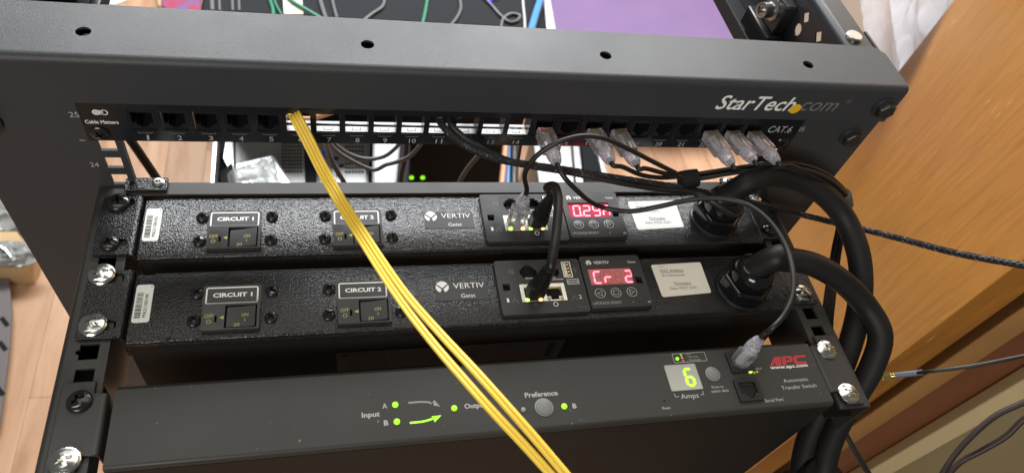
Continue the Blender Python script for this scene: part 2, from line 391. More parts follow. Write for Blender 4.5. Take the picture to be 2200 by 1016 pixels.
slab(MB(), j0, wdir, (j1 - j0).length, ddir, 60, FZ, 900).build('jamb', 'jamb_wood', dfr, bevel=1.5)
slab(MB(), j2, wdir, (j3 - j2).length + 12, ddir, 60, FZ, 900).build('casing', 'casing_shaded', dfr, bevel=1.5)
t0 = hit(72.55, 4); slab(MB(), t0, wdir, (j4 - t0).length, ddir, 21, FZ, 900).build('trim', 'trim_cream', dfr, bevel=2.5)
w0 = hit(73.8, 30); wl = MB(); slab(wl, w0, wdir, 1600, ddir, 60, FZ, 1300)
struct(wl.build('wall', 'olive_wall'))

# ================================================================== THE RACK
rack = thing('equipment_rack', 'black open frame equipment rack with white logo on its top front', 'rack', (0, 0, FZ))
PY = 1.8
for sgn in (-1, 1):
    hz = [-7.8 - 44.45 * u - d for u in range(0, 4) for d in (0, 15.875, 31.75)]
    q = lambda a, c: tuple(sorted((sgn * a, sgn * c)))
    b = MB().box(*q(237.3, 307), PY, PY + 2, FZ + 60, 61).box(*q(224, 227.7), PY, PY + 2, FZ + 60, 61)
    ed = [61.0] + [z + d for z in sorted(hz, reverse=True) for d in (4.8, -4.8)] + [FZ + 60]
    for z1, z0 in zip(ed[0::2], ed[1::2]): b.box(*q(227.7, 237.3), PY, PY + 2, z0, z1)
    b.box(*sorted((sgn * 307, sgn * 305)), PY + 2, 66, FZ + 60, 61)
    b.box(*sorted((sgn * 225.4, sgn * 224)), PY + 2, 6, FZ + 60, 30)
    p = b.build('post', 'rack_paint', rack, smooth=False)
    pr = MB()
    if sgn < 0:
        pr.text('25', -244.2, 17.6, 5.2, 4.2, PY - .15, 'y'); pr.text('24', -244.0, -25.4, 4.9, 4.0, PY - .15, 'y'); pr.box(-246.8, -243.6, PY - .15, PY - .05, -4.0, -3.5)
        pr.build('lettering', 'ink_grey', p)
    else:
        pr.text('25', 244.2, 17.6, 5.2, 4.2, PY - .15, 'y'); pr.text('24', 244.2, -25.4, 4.9, 4.0, PY - .15, 'y'); pr.build('lettering', 'ink_grey', p)
# top cap: lip, bend and the flat with four holes
arc = [(2.5 - 4.5 * cos(a), 58.5 + 4.5 * sin(a)) for a in [radians(90 * k / 8) for k in range(9)]]
inn = [(2.5 - 3.0 * cos(a), 58.5 + 3.0 * sin(a)) for a in [radians(90 * k / 8) for k in range(9)]]
cap = MB().extr([(-2, 30.5)] + arc + inn[::-1] + [(-.5, 30.5)], -307, 307)
hx = [(-231.1 + .3 + 154.25 * k, 20.3) for k in range(4)]
cap.plate([(-307, 2.5), (307, 2.5), (307, 37), (300, 45), (-300, 45), (-307, 37)], 61.5, 63, 'z', [circ(x, y, 4.0, 22) for x, y in hx])
cap.box(-300, 300, 43.5, 45, 50, 61.5)
cap.box(305.5, 307, 2.5, 37, 48, 61.5); cap.box(-307, -305.5, 2.5, 37, 48, 61.5)
cap.box(-300, 300, 3, 43, 49.5, 50.5)
cp = cap.build('top_cap', 'rack_paint', rack)
lg = MB()
lg.text('StarTech', 191.0, 45.3, 61.5, 13.2, -2.15, 'y', shear=.24, bold=.012); lg.build('lettering', 'ink_white', cp)
lg = MB(); lg.text('com', 242.2, 43.8, 29.5, 8.4, -2.15, 'y', shear=.24); lg.text('R', 263.4, 49.6, 1.5, 1.6, -2.15, 'y'); lg.ring(263.4, 49.6, 1.6, 1.9, -2.15, 'y'); lg.build('lettering', 'ink_dim', cp)
MB().flat(circ(223.6, 41.2, 4.4, 28), -2.2, 'y').build('yellow_dot', 'logo_yellow', cp)
# the screw end seen inside the leftmost hole
MB().lathe((-230.0, 19.4, 56.5), (0, 0, 1), [(3.7, 0), (3.7, 2.4), (2.6, 3.6)], 16).build('screw', 'zinc', rack)
# hex bolts on the right (and their twins on the left)
for sx in (1, -1):
    for bx, bz in ((296.0, 45.0), (291.5, 11.0)):
        y0 = -2 if bz > 30.5 else PY
        b = MB().lathe((sx * bx, y0, bz), (0, -1, 0), [(9.0, 0), (9.0, 1.2), (8.2, 1.8)], 28); b.lathe((sx * bx, y0 - 1.8, bz), (0, -1, 0), [(7.2, 0), (7.2, 3.8), (6.2, 4.8)], 6); b.build('hex_bolt', 'smooth_black', rack, bevel=.3)
# side beams running to the back
for sx in (1, -1):
    q = lambda a, b_: tuple(sorted((sx * a, sx * b_)))
    b = MB()
    b.box(*q(285, 302), 45.5, 800, 60.2, 61.6)
    wb = [(47, -6), (800, -6), (800, 54), (47, 54)]
    hs = []
    for yy in (78.5, 103, 160, 220): hs.append([(yy - 5.2, 44.5), (yy, 49.7), (yy + 5.2, 44.5), (yy, 39.3)])
    hs.append(circ(104, 31.9, 5, 18)); hs.append(circ(190, 31.9, 5, 18))
    hs = [h for k, h in enumerate(hs)]
    b.plate(wb, *q(279, 280.4), 'x', hs)
    # rounded shoulder between web and flange
    n = 7
    pr = [(285 - 6 * cos(radians(90 * k / n)), 54 + 7.6 * sin(radians(90 * k / n))) for k in range(n + 1)]
    vs = [(sx * px, yy, pz) for yy in (45.5, 800) for px, pz in pr]; m_ = len(pr)
    b.add(vs, [(k, k + 1, k + 1 + m_, k + m_) for k in range(m_ - 1)])
    b.box(*q(252, 279), 47, 800, -7.4, -6); b.box(*q(252, 253.4), 47, 800, -6, 6)
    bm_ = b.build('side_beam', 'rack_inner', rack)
    for yy in (56, 330): MB().lathe((sx * 289, yy, 61.6), (0, 0, 1), [(6.4, 0), (6.4, 2.2), (5.6, 3.0)], 24).build('rivet', 'steel', bm_)
    # nut standing off the web on its clip
    b = MB().box(*q(262, 279), 112, 158, -2, 16); b.box(*q(268, 279), 116, 150, 16, 44); b.build('clip', 'black_plastic', bm_, bevel=1.5)
    MB().lathe((sx * 268, 131.8, 30), (-sx, -.25, .1), [(9, 0), (9, 2), (6.5, 3), (6.5, 13), (4.4, 13.1), (4.4, 5)], 18).build('standoff', 'steel', bm_)

# ================================================================== PATCH PANEL
PC = lambda n: -2.3 + (n - 12.5) * 17.91
pp = thing('patch_bay', 'black numbered patch panel at the top of the rack with some empty ports', 'patch panel', (0, 0, -1.7))
b = MB().plate(rect(-241, 241, -1.9, 33), 0, 1.6, 'y', [rect(PC(n) - 7.2, PC(n) + 7.2, 7.5, 23.8) for n in range(1, 25)])
b.box(-220, 220, 1.6, 9, -1.9, -.7)
face = b.build('face_plate', 'panel_black', pp)
for k in range(25):
    pass
EMPTY = set(range(6, 15))
pr = MB()
for n in range(1, 25): 
    t = str(n); pr.text(t, PC(n) + .6, 1.4, 2.6 * len(t) - (1.0 if t == '1' else 0) - (.6 if '1' in t and len(t) == 2 else 0), 3.9, -.15, 'y', shear=.04)
pr.text('CAT.6', 224.8, 18.6, 19.5, 6.6, -.15, 'y', shear=.1)
pr.build('lettering', 'ink_grey', face)
pr = MB(); pr.text('Cable Matters', -230.2, 13.9, 17.8, 2.9, -.15, 'y', bold=.02)
pr.ring(-231.4, 21.6, 1.1, 2.1, -.15, 'y'); pr.flat(circ(-231.4, 21.6, .8, 14), -.15, 'y')
pr.ring(-227.2, 21.6, 1.5, 2.1, -.15, 'y'); pr.line([(-229.6, 23.2), (-227.8, 21.6), (-229.6, 20.0)], .7, -.15, 'y'); pr.build('lettering', 'ink_white', face)
for n in range(1, 25):
    x = PC(n)
    # retaining clip line under each port
    MB().line([(x - 4.2, 6.2), (x - 3.6, 5.4), (x + 3.6, 5.4), (x + 4.2, 6.2)], .5, -.25, 'y').build('clip_edge', 'ink_dim', face)
    if n in EMPTY:
        b = MB().box(x - 8.0, x - 7.2, 1.6, 11.5, 6.6, 24.6).box(x + 7.2, x + 8.0, 1.6, 11.5, 6.6, 24.6)
        bay = b.build('port_bay', 'panel_black', face)
        pl = MB().plate(rect(x - 7.15, x + 7.15, .3, 6.3), 6.6, 7.5, 'z').build('bay_floor', 'white_plastic', bay)
        MB().box(x - 7.15, x + 7.15, 8.9, 10.7, 6.7, 7.5).build('bay_bar', 'white_plastic', bay)
        MB().line([(x - 2.6, 5.4), (x - 2.6, 3.0), (x + 2.6, 3.0), (x + 2.6, 5.4)], .4, 7.6, 'z').build('latch_mark', 'ink_black', bay)
    else:
        tee = [(x - 5.9, 21.2), (x - 5.9, 12.6), (x - 3.6, 12.6), (x - 3.6, 10.6), (x - 2, 10.6), (x - 2, 9.3), (x + 2, 9.3), (x + 2, 10.6), (x + 3.6, 10.6), (x + 3.6, 12.6), (x + 5.9, 12.6), (x + 5.9, 21.2)]
        b = MB().plate(rect(x - 7.0, x + 7.0, 7.7, 23.6), 1.0, 14, 'y', [tee]); b.flat(rect(x - 7, x + 7, 8, 23.4), 13.5, 'y')
        jk = b.build('keystone_jack', 'jack_black', face)
        c = MB()
        for q in range(8): c.box(x - 4.0 + q * 1.02, x - 3.55 + q * 1.02, 3, 12, 18.6, 19.0)
        c.build('contacts', 'hole_black', jk)
for sx in (-1, 1):
    for z in (2.3,): 
        s_ = screw('mounting_screw', sx * 233.4, 0, z + 2.2, 5.4, 2.6, 'black_screw', pp, rot=.4, tilt=(pi / 2, 0))

# ================================================================== THE FLAT BRACKET
ZR = -46.0
fr = thing('rack_bracket', 'black four sided flat bracket holding three units face up at the rack front', 'bracket', (0, -90, -90))
SQ = [-104.0, -119.0, -134.5, -60.0, -74.5, -89.0, -14.5, -30, -45.5]
for sgn in (-1, 1):
    hs = []
    for y in (-59.8, -135.3, -119.9): hs.append(rect(sgn * 232.6 - 4.9, sgn * 232.6 + 4.9, y - 4.9, y + 4.9))
    if sgn < 0: hs[2] = [(-237.5, -124.8), (-227.7, -124.8), (-227.7, -115.0), (-237.5, -115.0), (-237.5, -118.2), (-239.4, -119.0), (-239.4, -120.8), (-237.5, -121.6)]
    o = [(sgn * 244.2, -192), (sgn * 222.5, -192), (sgn * 222.5, 2), (sgn * 244.2, 2)]
    b = MB().plate(o if sgn < 0 else o[::-1], ZR - 2, ZR, 'z', hs)
    n = 6                                           # rounded outer bend and side flange
    pf = [(244.2 + 3 * sin(radians(90 * k / n)), ZR - 3 + 3 * cos(radians(90 * k / n))) for k in range(n + 1)] + [(247.2, ZR - 42), (245.4, ZR - 42), (245.4, ZR - 3)]
    m_ = len(pf); vs = [(sgn * px, yy, pz) for yy in (-192, 2) for px, pz in pf]
    b.add(vs, [(k, (k + 1) % m_, (k + 1) % m_ + m_, k + m_) for k in range(m_)] + [tuple(range(m_)), tuple(range(m_, 2 * m_))])
    b.build('rail', 'frame_paint', fr)
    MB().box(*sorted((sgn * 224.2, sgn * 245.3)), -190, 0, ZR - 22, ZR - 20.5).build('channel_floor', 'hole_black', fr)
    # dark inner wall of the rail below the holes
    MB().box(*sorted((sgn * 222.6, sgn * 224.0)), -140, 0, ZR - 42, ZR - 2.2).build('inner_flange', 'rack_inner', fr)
    tb = MB().plate(rrect(*sorted((sgn * 230, sgn * 204.3)), -5.2, 5.4, 1.2), ZR + 2.1, ZR + 4.2, 'z').build('corner_tab', 'powder_coat', fr, bevel=.5)
    b = MB().lathe((sgn * 210.2, 1.0, ZR + 4.2), (0, 0, 1), [(3.9, 0), (3.9, .5), (2.6, 1.4), (1.7, 1.4), (1.5, .4)], 24); b.build('screw', 'steel', tb)
MB().box(-229, 229, -7.6, 3.0, ZR + .1, ZR + 2.0).build('rear_bar', 'frame_paint', fr, bevel=.4)
MB().box(-229, 229, 1.2, 3.0, ZR - 32, ZR).build('rear_flange', 'frame_paint', fr)

# ================================================================== POWER STRIPS
def power_strip(dx, dy, serial, digits, label, silver, rock):
    X = lambda *a: [q + dx for q in a]; Y = lambda *a: [q + dy for q in a]
    r = thing('power_strip', label, 'power strip', (dx, dy - 37.5, -97), 'rack power strips in the bracket')
    ZF = -41.0
    T = lambda mb, s, cx, cy, w, h, lev=ZF, **k: mb.text(s, cx + dx, cy + dy, w, h, lev + .12, **k)
    # body: face with rolled lower edge, seam and folded lid line
    n = 5
    pf = [(-14.6 + dy, ZF - .4), (-15.2 + dy, ZF), (-59.2 + dy, ZF)] + [(-59.2 + dy - 1.6 * sin(radians(90 * k / n)), ZF - 1.6 + 1.6 * cos(radians(90 * k / n))) for k in range(1, n + 1)] + [(-60.8 + dy, ZF - 4.2), (-59.9 + dy, ZF - 4.6), (-59.9 + dy, -97), (-14.6 + dy, -97)]
    body = MB().extr(pf, -215.2 + dx, 217.2 + dx).build('body', 'powder_coat', r, bevel=.35)
    MB().box(*X(-205, 214), *Y(-14.55, -13.9), ZF - 2.0, ZF - .25).build('lid_fold', 'powder_coat', r)
    MB().box(*X(-214.9, 216.9), *Y(-60.2, -59.9), -96.9, ZF - 5.2).build('underside_shade', 'shaded_coat', r)  # thin dark sheet painting shade onto the strip's underside
    for (xx, yy) in ((-192, -15.4), (-194, -59.6), (195, -59.6)):
        MB().box(*X(xx, xx + 2.6), *Y(yy, yy + 1.5), ZF - .4, ZF + .06).build('lid_notch', 'hole_black', body)
    # ears
    for sgn in (-1, 1):
        o = rrect(*sorted((sgn * 241.2 + dx * .3, sgn * 221.0 + dx)), *Y(-55.2, -8.8), 2.2)
        sl = [rrect(*sorted((sgn * 236.0 + dx * .3, sgn * 222.4 + dx)), yy - 3.3 + dy, yy + 3.3 + dy, 3.1) for yy in (-14.3, -46.6)]
        b = MB().plate(o, ZR + .1, ZR + 2.2, 'z', sl)
        n = 5; pq = [(221 - 3.4 * sin(radians(90 * k / n)), ZR + 2.2 - 3.4 * (1 - cos(radians(90 * k / n)))) for k in range(n + 1)] + [(217.6, ZR - 20), (219.2, ZR - 20), (219.2, ZR - 1)] + [(221, ZR + .1)]
        m_ = len(pq); vs = [(sgn * px + dx, yy + dy, pz) for yy in (-55.2, -8.8) for px, pz in pq]
        b.add(vs, [(k, (k + 1) % m_, (k + 1) % m_ + m_, k + m_) for k in range(m_)] + [tuple(range(m_)), tuple(range(m_, 2 * m_))])
        ear = b.build('ear', 'powder_coat', r)
        if silver or sgn > 0:
            ss = ((-14.3, -46.6) if silver else (-14.3, -46.6))
            for k, yy in enumerate(ss):
                if silver and sgn < 0:
                    screw('mounting_screw', sgn * 233.6 + dx * .3 + .6 * k, yy + dy + (2.6 if k == 0 else .4), ZR + 2.2, 7.4, 3.4, 'zinc', ear, rot=.35 + .9 * k, tilt=(.05, -.04), recess='hole_black', slot=True)
                elif silver: screw('mounting_screw', sgn * 230.4 + dx * .3 + 1, yy + dy + .4, ZR + 2.2, 7.0, 3.2, 'zinc', ear, rot=.7, slot=True)
                else: screw('mounting_screw', sgn * 229.4, yy + dy + .4, ZR + 2.2, 5.6, 3.0, 'zinc' if k == 0 else 'black_screw', ear, rot=.5)
        else:
            screw('mounting_screw', -232.0, -14.6 + dy, ZR + 2.2, 6.9, 4.2, 'black_screw', ear, rot=.2)
            screw('mounting_screw', -232.4, -47.0 + dy, ZR + 2.2, 5.6, 3.6, 'black_screw', ear, rot=.5)
    # serial sticker
    st = MB().plate(rrect(*X(-214.0, -204.6), *Y(-47.6, -21.8), 1.6), ZF, ZF + .15, 'z').build('serial_label', 'label_white', r)
    bc = MB(); yy = -44.6; rnd = random.Random(11)
    while yy < -27.2:
        w = rnd.choice((.25, .25, .5, .75)); bc.flat(rect(*X(-213.0, -209.6), *Y(yy, min(yy + w, -27))), ZF + .25); yy += w + rnd.choice((.3, .35, .6))
    bc.flat(circ(-205.8 + dx, -23.4 + dy, .35, 10), ZF + .25); T(bc, serial, -207.7, -36.4, 15.6, 2.0, ZF + .15, rot=90); bc.build('lettering', 'ink_black', st)
    # circuit plates and breakers
    for k, (cx, nm) in enumerate(((0, 'CIRCUIT 1'), (77.4, 'CIRCUIT 2'))):
        sx = cx - (.3 if k else 0)
        pl = MB().plate(rrect(*X(-177.0 + sx, -144.0 + sx), *Y(-38.4, -24.4), 1.4), ZF, ZF + .3, 'z').build('circuit_label', 'badge_plate', r)
        b = MB().frame(*X(-175.4 + sx, -145.6 + sx), *Y(-37.5, -25.7), .85, ZF + .42, r=1.4); T(b, nm, -160.2 + sx, -31.3, 22.3, 3.1, ZF + .3, bold=.035); b.build('lettering', 'ink_white', pl)
        hs = rrect(*X(-163.4 + sx, -145.6 + sx), *Y(-55.8, -40.3), .5)
        bk = MB().plate(rrect(*X(-176.0 + sx, -144.0 + sx), *Y(-56.8, -39.0), .5), ZF + .01, ZF + 3.4, 'z', [hs, rrect(*X(-168.9 + sx, -167.6 + sx), *Y(-51.6, -47.2), .5)]).build('breaker', 'module_plastic', r, bevel=.3)
        MB().flat(rect(*X(-169 + sx, -146 + sx), *Y(-55, -41)), ZF + .3).build('recess', 'hole_black', bk)
        rk = MB(); a, c = ZF + 3.9, ZF + 2.2
        x0, x1, xm = -162.6 + sx + dx, -146.4 + sx + dx, -154 + sx + dx; y0, y1 = -55.0 + dy, -41.0 + dy
        za, zb, zm = (c, a, c + .5)
        rk.add([(x0, y0, ZF + .4), (x1, y0, ZF + .4), (x1, y1, ZF + .4), (x0, y1, ZF + .4), (x0, y0, za), (xm, y0, zm), (x1, y0, zb), (x1, y1, zb), (xm, y1, zm), (x0, y1, za)],
               [(3, 2, 1, 0), (4, 5, 8, 9), (5, 6, 7, 8), (0, 1, 6, 5, 4), (1, 2, 7, 6), (2, 3, 9, 8, 7), (3, 0, 4, 9)])
        ro = rk.build('rocker', 'module_plastic', bk, bevel=.25)
        b = MB(); lv = ZF + 3.42
        T(b, 'OFF', -172.0 + sx, -47.4, 5.0, 2.6, lv); b.ring(-171.9 + sx + dx, -51.2 + dy, .95, 1.3, lv + .12)
        b.flat([(-166.4 + sx + dx, -48.6 + dy), (-163.9 + sx + dx, -49.9 + dy), (-163.9 + sx + dx, -47.4 + dy)], lv + .12); b.build('lettering', 'ink_yellow', bk)
        b = MB(); hgt = lambda xx: zm + (zb - zm) * (xx - xm) / (x1 - xm)
        for tt, px, py, w, h in (('ON', -152.2 + sx, -47.2, 3.8, 2.3), ('I', -152.2 + sx, -50.6, .35, 1.9), ('20', -156.6 + sx, -53.4, 3.4, 2.2)):
            o0 = len(b.v); T(b, tt, px, py, w, h, 0); b.v[o0:] = [(p[0], p[1], (hgt(p[0]) if p[0] > xm else za + (zm - za) * (p[0] - x0) / (xm - x0)) + .1) for p in b.v[o0:]]
        b.build('lettering', 'ink_yellow', ro)
        for px, py in ((-180.6, -29.4), (-138.0, -29.4), (-181.0, -48.4), (-138.2, -48.4)):
            screw('panel_screw', px + sx + (.9 if k and px > -150 else 0) + (-.3 if k else .4) + dx, py + dy, ZF, 3.9, 2.7, 'black_screw', r, rot=rock + px * .3 + py)
    # badge
    bd = MB().plate(rrect(*X(-37.6, -3.2), *Y(-41.8, -27.6), 1.2), ZF, ZF + .25, 'z').build('brand_label', 'badge_plate', r)
    b = MB(); emblem(b, -33.1 + dx, -31.4 + dy, 4.3, ZF + .4); T(b, 'VERTIV', -15.6, -30.9, 20.6, 4.0, ZF + .28); T(b, 'Geist', -16.9, -38.6, 9.4, 2.9, ZF + .28); b.build('lettering', 'ink_white', bd)
    # communications module
    zt = ZF + 3.6
    jh = lambda cx: [(cx - 4.6, -27.2), (cx - 4.6, -28.4), (cx + 4.6, -28.4), (cx + 4.6, -27.2), (cx + 5.8, -25.6), (cx + 5.8, -22.2), (cx + 4.2, -22.2), (cx + 4.2, -20.2), (cx + 2.2, -20.2), (cx + 2.2, -18.6), (cx - 2.2, -18.6), (cx - 2.2, -20.2), (cx - 4.2, -20.2), (cx - 4.2, -22.2), (cx - 5.8, -22.2), (cx - 5.8, -25.6)]
    tr = lambda poly: [(p[0] + dx, p[1] + dy) for p in poly]
    cm = MB().plate(rrect(*X(2.8, 62.6), *Y(-56.6, -14.4), 2.2), ZF + .01, zt, 'z',
                    [tr(jh(25.3)), tr(jh(41.0)), tr(rect(48.9, 56.4, -30, -16.4)), tr(rect(17.0, 48.4, -47.5, -33.7)), tr(rect(6.2, 10.9, -38.2, -33.1))]).build('network_module', 'module_plastic', r, bevel=.35)
    MB().flat(tr(rect(4, 61, -55, -16)), ZF + .3).build('recess', 'hole_black', cm)
    b = MB()
    for cx in (25.3, 41.0):
        b.line(tr([(cx - 8, -17.2), (cx - 8, -30)]), .35, zt + .1); 
        pn = MB()
        for q in range(5): pn.flat(tr(rect(cx - 2.6 + q * 1.1, cx - 2.1 + q * 1.1, -29.7, -28.8)), zt + .14)
        pn.build('pins', 'ink_white', cm)
    b.line(tr([(17.2, -17.0), (48.6, -17.0)]), .3, zt + .1); b.build('groove', 'ink_black', cm)
    # usb socket
    b = MB().plate(tr(rect(49.4, 55.9, -29.6, -16.8)), ZF + .4, zt + .3, 'z', [tr(rect(50.0, 55.3, -29.0, -17.4))]); us = b.build('usb_socket', 'port_metal', cm)
    MB().box(*X(50.5, 52.6), *Y(-28.6, -17.8), ZF + .5, zt).build('tongue', 'label_cream', us)
    c = MB()
    for q in range(4): c.box(*X(53.2, 54.8), *Y(-27.6 + q * 2.7, -26.4 + q * 2.7), ZF + .5, zt - .8)
    c.build('contacts', 'contact_gold', us)
    # twin network jack
    hol = lambda cx: tr([(cx - 5.6, -36.6), (cx - 5.6, -44.0), (cx - 2.8, -44.0), (cx - 2.8, -46.5), (cx + 2.8, -46.5), (cx + 2.8, -44.0), (cx + 5.6, -44.0), (cx + 5.6, -36.6)])
    nj = MB().plate(tr(rect(17.3, 48.1, -47.3, -33.9)), ZF + .4, zt + .15, 'z', [hol(25.4), hol(40.0)]).build('network_jack', 'port_metal', cm)
    c = MB()
    for cx in (25.4, 40.0):
        for q in range(8): c.box(*X(cx - 4.1 + q * 1.1, cx - 3.6 + q * 1.1), *Y(-37.6, -36.8), ZF + .5, zt - .1)
    c.build('contacts', 'contact_gold', nj)
    for cx in (21.0, 29.8, 35.6, 44.4):
        lit = cx < 33 or not silver
        MB().lathe((cx + dx, -45.9 + dy, zt - .6), (0, 0, 1), [(1.35, 0), (1.35, .9), (1.1, 1.5), (.5, 1.9)], 14).build('led', ('port_green' if cx in (21.0, 35.6) else 'port_amber') if lit else 'display_grey', nj)
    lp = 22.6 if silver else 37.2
    MB().box(*X(lp - .35, lp + .35), *Y(-45.0, -43.4), zt, zt + 6.5).box(*X(lp - .1, lp + .6), *Y(-43.5, -41.4), zt + 5, zt + 10).build('latch_glow', 'glow_green', nj, bevel=.15)  # glowing bars added for LED light caught on the plug latch
    b = MB(); T(b, '1', 7.9, -45.6, 1.5, 3.0, zt); b.build('lettering', 'ink_white', cm); b = MB(); T(b, '2', 57.4, -45.2, 2.1, 3.0, zt); b.build('lettering', 'ink_white', cm)
    b = MB(); T(b, 'IOIOI', 55.0, -33.2, 6.6, 2.2, zt)
    b.frame(*X(50.8, 59.2), *Y(-35.2, -31.0), .4, zt + .12, r=.3); b.line(tr([(36.4, -29.4), (36.6, -30.9), (48.6, -30.9)]), .4, zt + .12); b.ring(39.4 + dx, -50.0 + dy, 1.15, 1.75, zt + .12); b.build('lettering', 'ink_white', cm)
    MB().flat(circ(39.4 + dx, -50 + dy, 1.15, 16), zt + .1).build('reset_hole', 'hole_black', cm)
    b = MB(); b.ring(13.6 + dx, -23.4 + dy, 1.35, 1.75, zt + .12); b.line(tr([(13.6, -22.4), (13.6, -23.5), (14.4, -23.9)]), .35, zt + .12); b.line(tr([(14.6, -25.0), (15.4, -25.4), (15.0, -24.3)]), .3, zt + .12)
    b.ring(25.9 + dx, -50 + dy, 1.0, 1.35, zt + .12); 
    for q in (-2.3, 2.3): b.flat(circ(25.9 + q + dx, -50 + dy, .35, 8), zt + .12)
    for cx in (12.5, 53.2):
        for qx, qy in ((-1.6, -47), (1.6, -47), (0, -44.7)): b.frame(*X(cx + qx - .65, cx + qx + .65), *Y(qy - .6, qy + .6), .28, zt + .12, r=.1)
        b.line(tr([(cx - 1.6, -46), (cx, -45.6), (cx + 1.6, -46)]), .25, zt + .12)
    b.line(tr([(58.3, -20.4), (58.3, -26)]), .3, zt + .12); b.line(tr([(58.3, -24.6), (57.3, -23.4), (57.3, -22.4)]), .3, zt + .12); b.line(tr([(58.3, -25.2), (59.3, -24), (59.3, -23)]), .3, zt + .12); b.flat(circ(58.3 + dx, -26 + dy, .5, 10), zt + .12)
    T(b, 'GMOD-V2.0', 57.2, -53.0, 6.6, 1.0, zt); b.build('lettering', 'ink_dim', cm)
    # display module
    dz = ZF + 4.2
    dm = MB().plate(rrect(*X(63.2, 107.4), *Y(-55.0, -13.2), 2.2), ZF + .01, dz, 'z', [tr(rect(67.3, 98.7, -36.8, -23.4)), tr(rect(100.1, 104.8, -36.7, -31.4))]).build('display_module', 'module_plastic', r, bevel=.8)
    MB().flat(tr(rect(66, 106, -38, -22)), ZF + .35).build('recess', 'hole_black', dm)
    wn = MB().box(*X(67.35, 98.65), *Y(-36.75, -23.45), ZF + .4, dz - .9).build('display_window', 'display_sheen' if silver else 'display_red', dm)
    seg7(wn, digits, [70.6 + dx + 7.6 * k for k in range(4)], -34.9 + dy, 4.9, 9.2, 1.15, dz - .78, off='seg_off_sheen' if silver else 'seg_off')
    b = MB(); emblem(b, 69.2 + dx, -18.7 + dy, 2.0, dz + .12); T(b, 'VERTIV', 78.4, -18.8, 11.6, 2.3, dz, bold=.012); T(b, 'Geist', 101.1, -19.0, 6.0, 1.9, dz); T(b, '01', 104.9, -51.8, 2.0, 1.3, dz); b.flat(circ(93.4 + dx, -51.4 + dy, .3, 8), dz + .12); b.build('lettering', 'ink_white', dm)
    b = MB(); T(b, 'UPGRADE READY', 75.1, -51.2, 20.2, 2.2, dz); b.build('lettering', 'ink_grey', dm)
    for k, cx in enumerate((71.6, 83.0, 94.5)):
        bt = MB().lathe((cx + dx, -43.6 + dy, dz - .02), (0, 0, 1), [(3.4, 0), (3.4, .12), (3.2, .25)], 28).build('button', 'module_plastic', dm)
        b = MB(); b.ring(cx + dx, -43.6 + dy, 3.25, 3.75, dz + .3, n=32); w = .42
        if k == 1: p = [(-1.7, -1.6), (1.7, -1.6), (1.7, 1.6), (-1.7, 1.6), (-1.7, -1.6)]
        elif k == 0: p = [(1.4, -2), (1.4, 2), (-2, 0), (1.4, -2)]
        else: p = [(-1.4, -2), (-1.4, 2), (2, 0), (-1.4, -2)]
        b.line([(cx + dx + q[0], -43.6 + dy + q[1]) for q in p], w, dz + .32); b.build('lettering', 'ink_grey', bt)
    # firmware sticker
    fw = MB().plate(tr([(118.2, -19.4), (155.4, -18.4), (156.4, -19.4), (156.0, -43.4), (155.0, -44.4), (119.0, -46.2), (117.8, -45.0), (117.2, -20.4)]), ZF, ZF + .18, 'z').build('firmware_label', 'label_white' if not silver else 'label_cream', r)
    b = MB(); T(b, 'MAC Address', 131.6, -24.8, 17.8, 2.4, ZF + .2); b.flat(tr(rect(122.6, 140.4, -26.7, -26.4)), ZF + .32); T(b, '00:19:85:0e:26:9a', 131.6, -28.9, 18.0, 1.5, ZF + .2)
    T(b, 'Firmware', 136.4, -35.6, 12.6, 2.3, ZF + .2); b.flat(tr(rect(130, 142.8, -37.4, -37.1)), ZF + .32); T(b, 'Geist IMD3 v5.8.1', 136.2, -39.6, 21.2, 2.0, ZF + .2); T(b, '10K-D', 124.2, -21.2, 4.2, 1.0, ZF + .2); b.build('lettering', 'ink_dim', fw)
    # cable gland
    gx, gy = (179.0 + dx, -43.0 + dy) if silver else (182.0, -38.5)
    gl = MB().lathe((gx, gy, ZF), (0, 0, 1), [(18.6, 0), (18.6, 2.6), (17.6, 3.4)], 36).build('cable_gland', 'black_plastic', r)
    MB().lathe((gx, gy, ZF + 3.4), (0, 0, 1), [(18.5, 0), (18.5, 10), (17.0, 11.6)], 6).build('hex_nut', 'gloss_black', gl, bevel=.8)
    MB().lathe((gx, gy, ZF + 15), (0, 0, 1), [(12.6, 0), (12.6, 2.0), (14.4, 2.2), (14.4, 8), (13.4, 11), (11.4, 13.6), (9.6, 14.4), (9.2, 9)], 36).build('dome_nut', 'gloss_black', gl)
    # rating label under the strip
    if silver:
        rl = MB().plate([(-98.6, -68), (-98.2, -93.5), (53.6, -93.5), (53.4, -67.4)], -60.4 + dy, -60.1 + dy, 'y').build('rating_label', 'label_grey', r)
        b = MB(); yl = -60.52 + dy
        b.text('VERTIV', -84, -71.2, 13, 2.4, yl, 'y', bold=.02); b.flat(circ(-93.5, -71.4, 2.6, 18, 0, 1.5), yl, 'y'); b.text('Geist', -72, -71.0, 5, 1.6, yl, 'y'); b.text('CAT', -70, -74.4, 4.5, 2.6, yl, 'y', bold=.02)
        b.line([(-64, -68.5), (-64, -75)], .35, yl, 'y'); b.line([(-52, -76), (-52, -92)], .35, yl, 'y'); b.line([(-95, -79), (-54, -79)], .3, yl, 'y')
        for q in range(5): b.text('INPUT 120V 60Hz 20A', -78 + 0 * q, -82 - q * 2.4, 26, 1.1, yl, 'y')
        b.text('VERTIV GROUP', 22, -70.6, 22, 1.8, yl, 'y'); 
        for q in range(3): b.text('OUTPUT 16A PER CIRCUIT MAX', -22, -80 - q * 3, 36, 1.2, yl, 'y')
        b.flat(rect(43, 47, -90, -71), yl, 'y'); b.build('lettering', 'ink_black', rl)
    return r
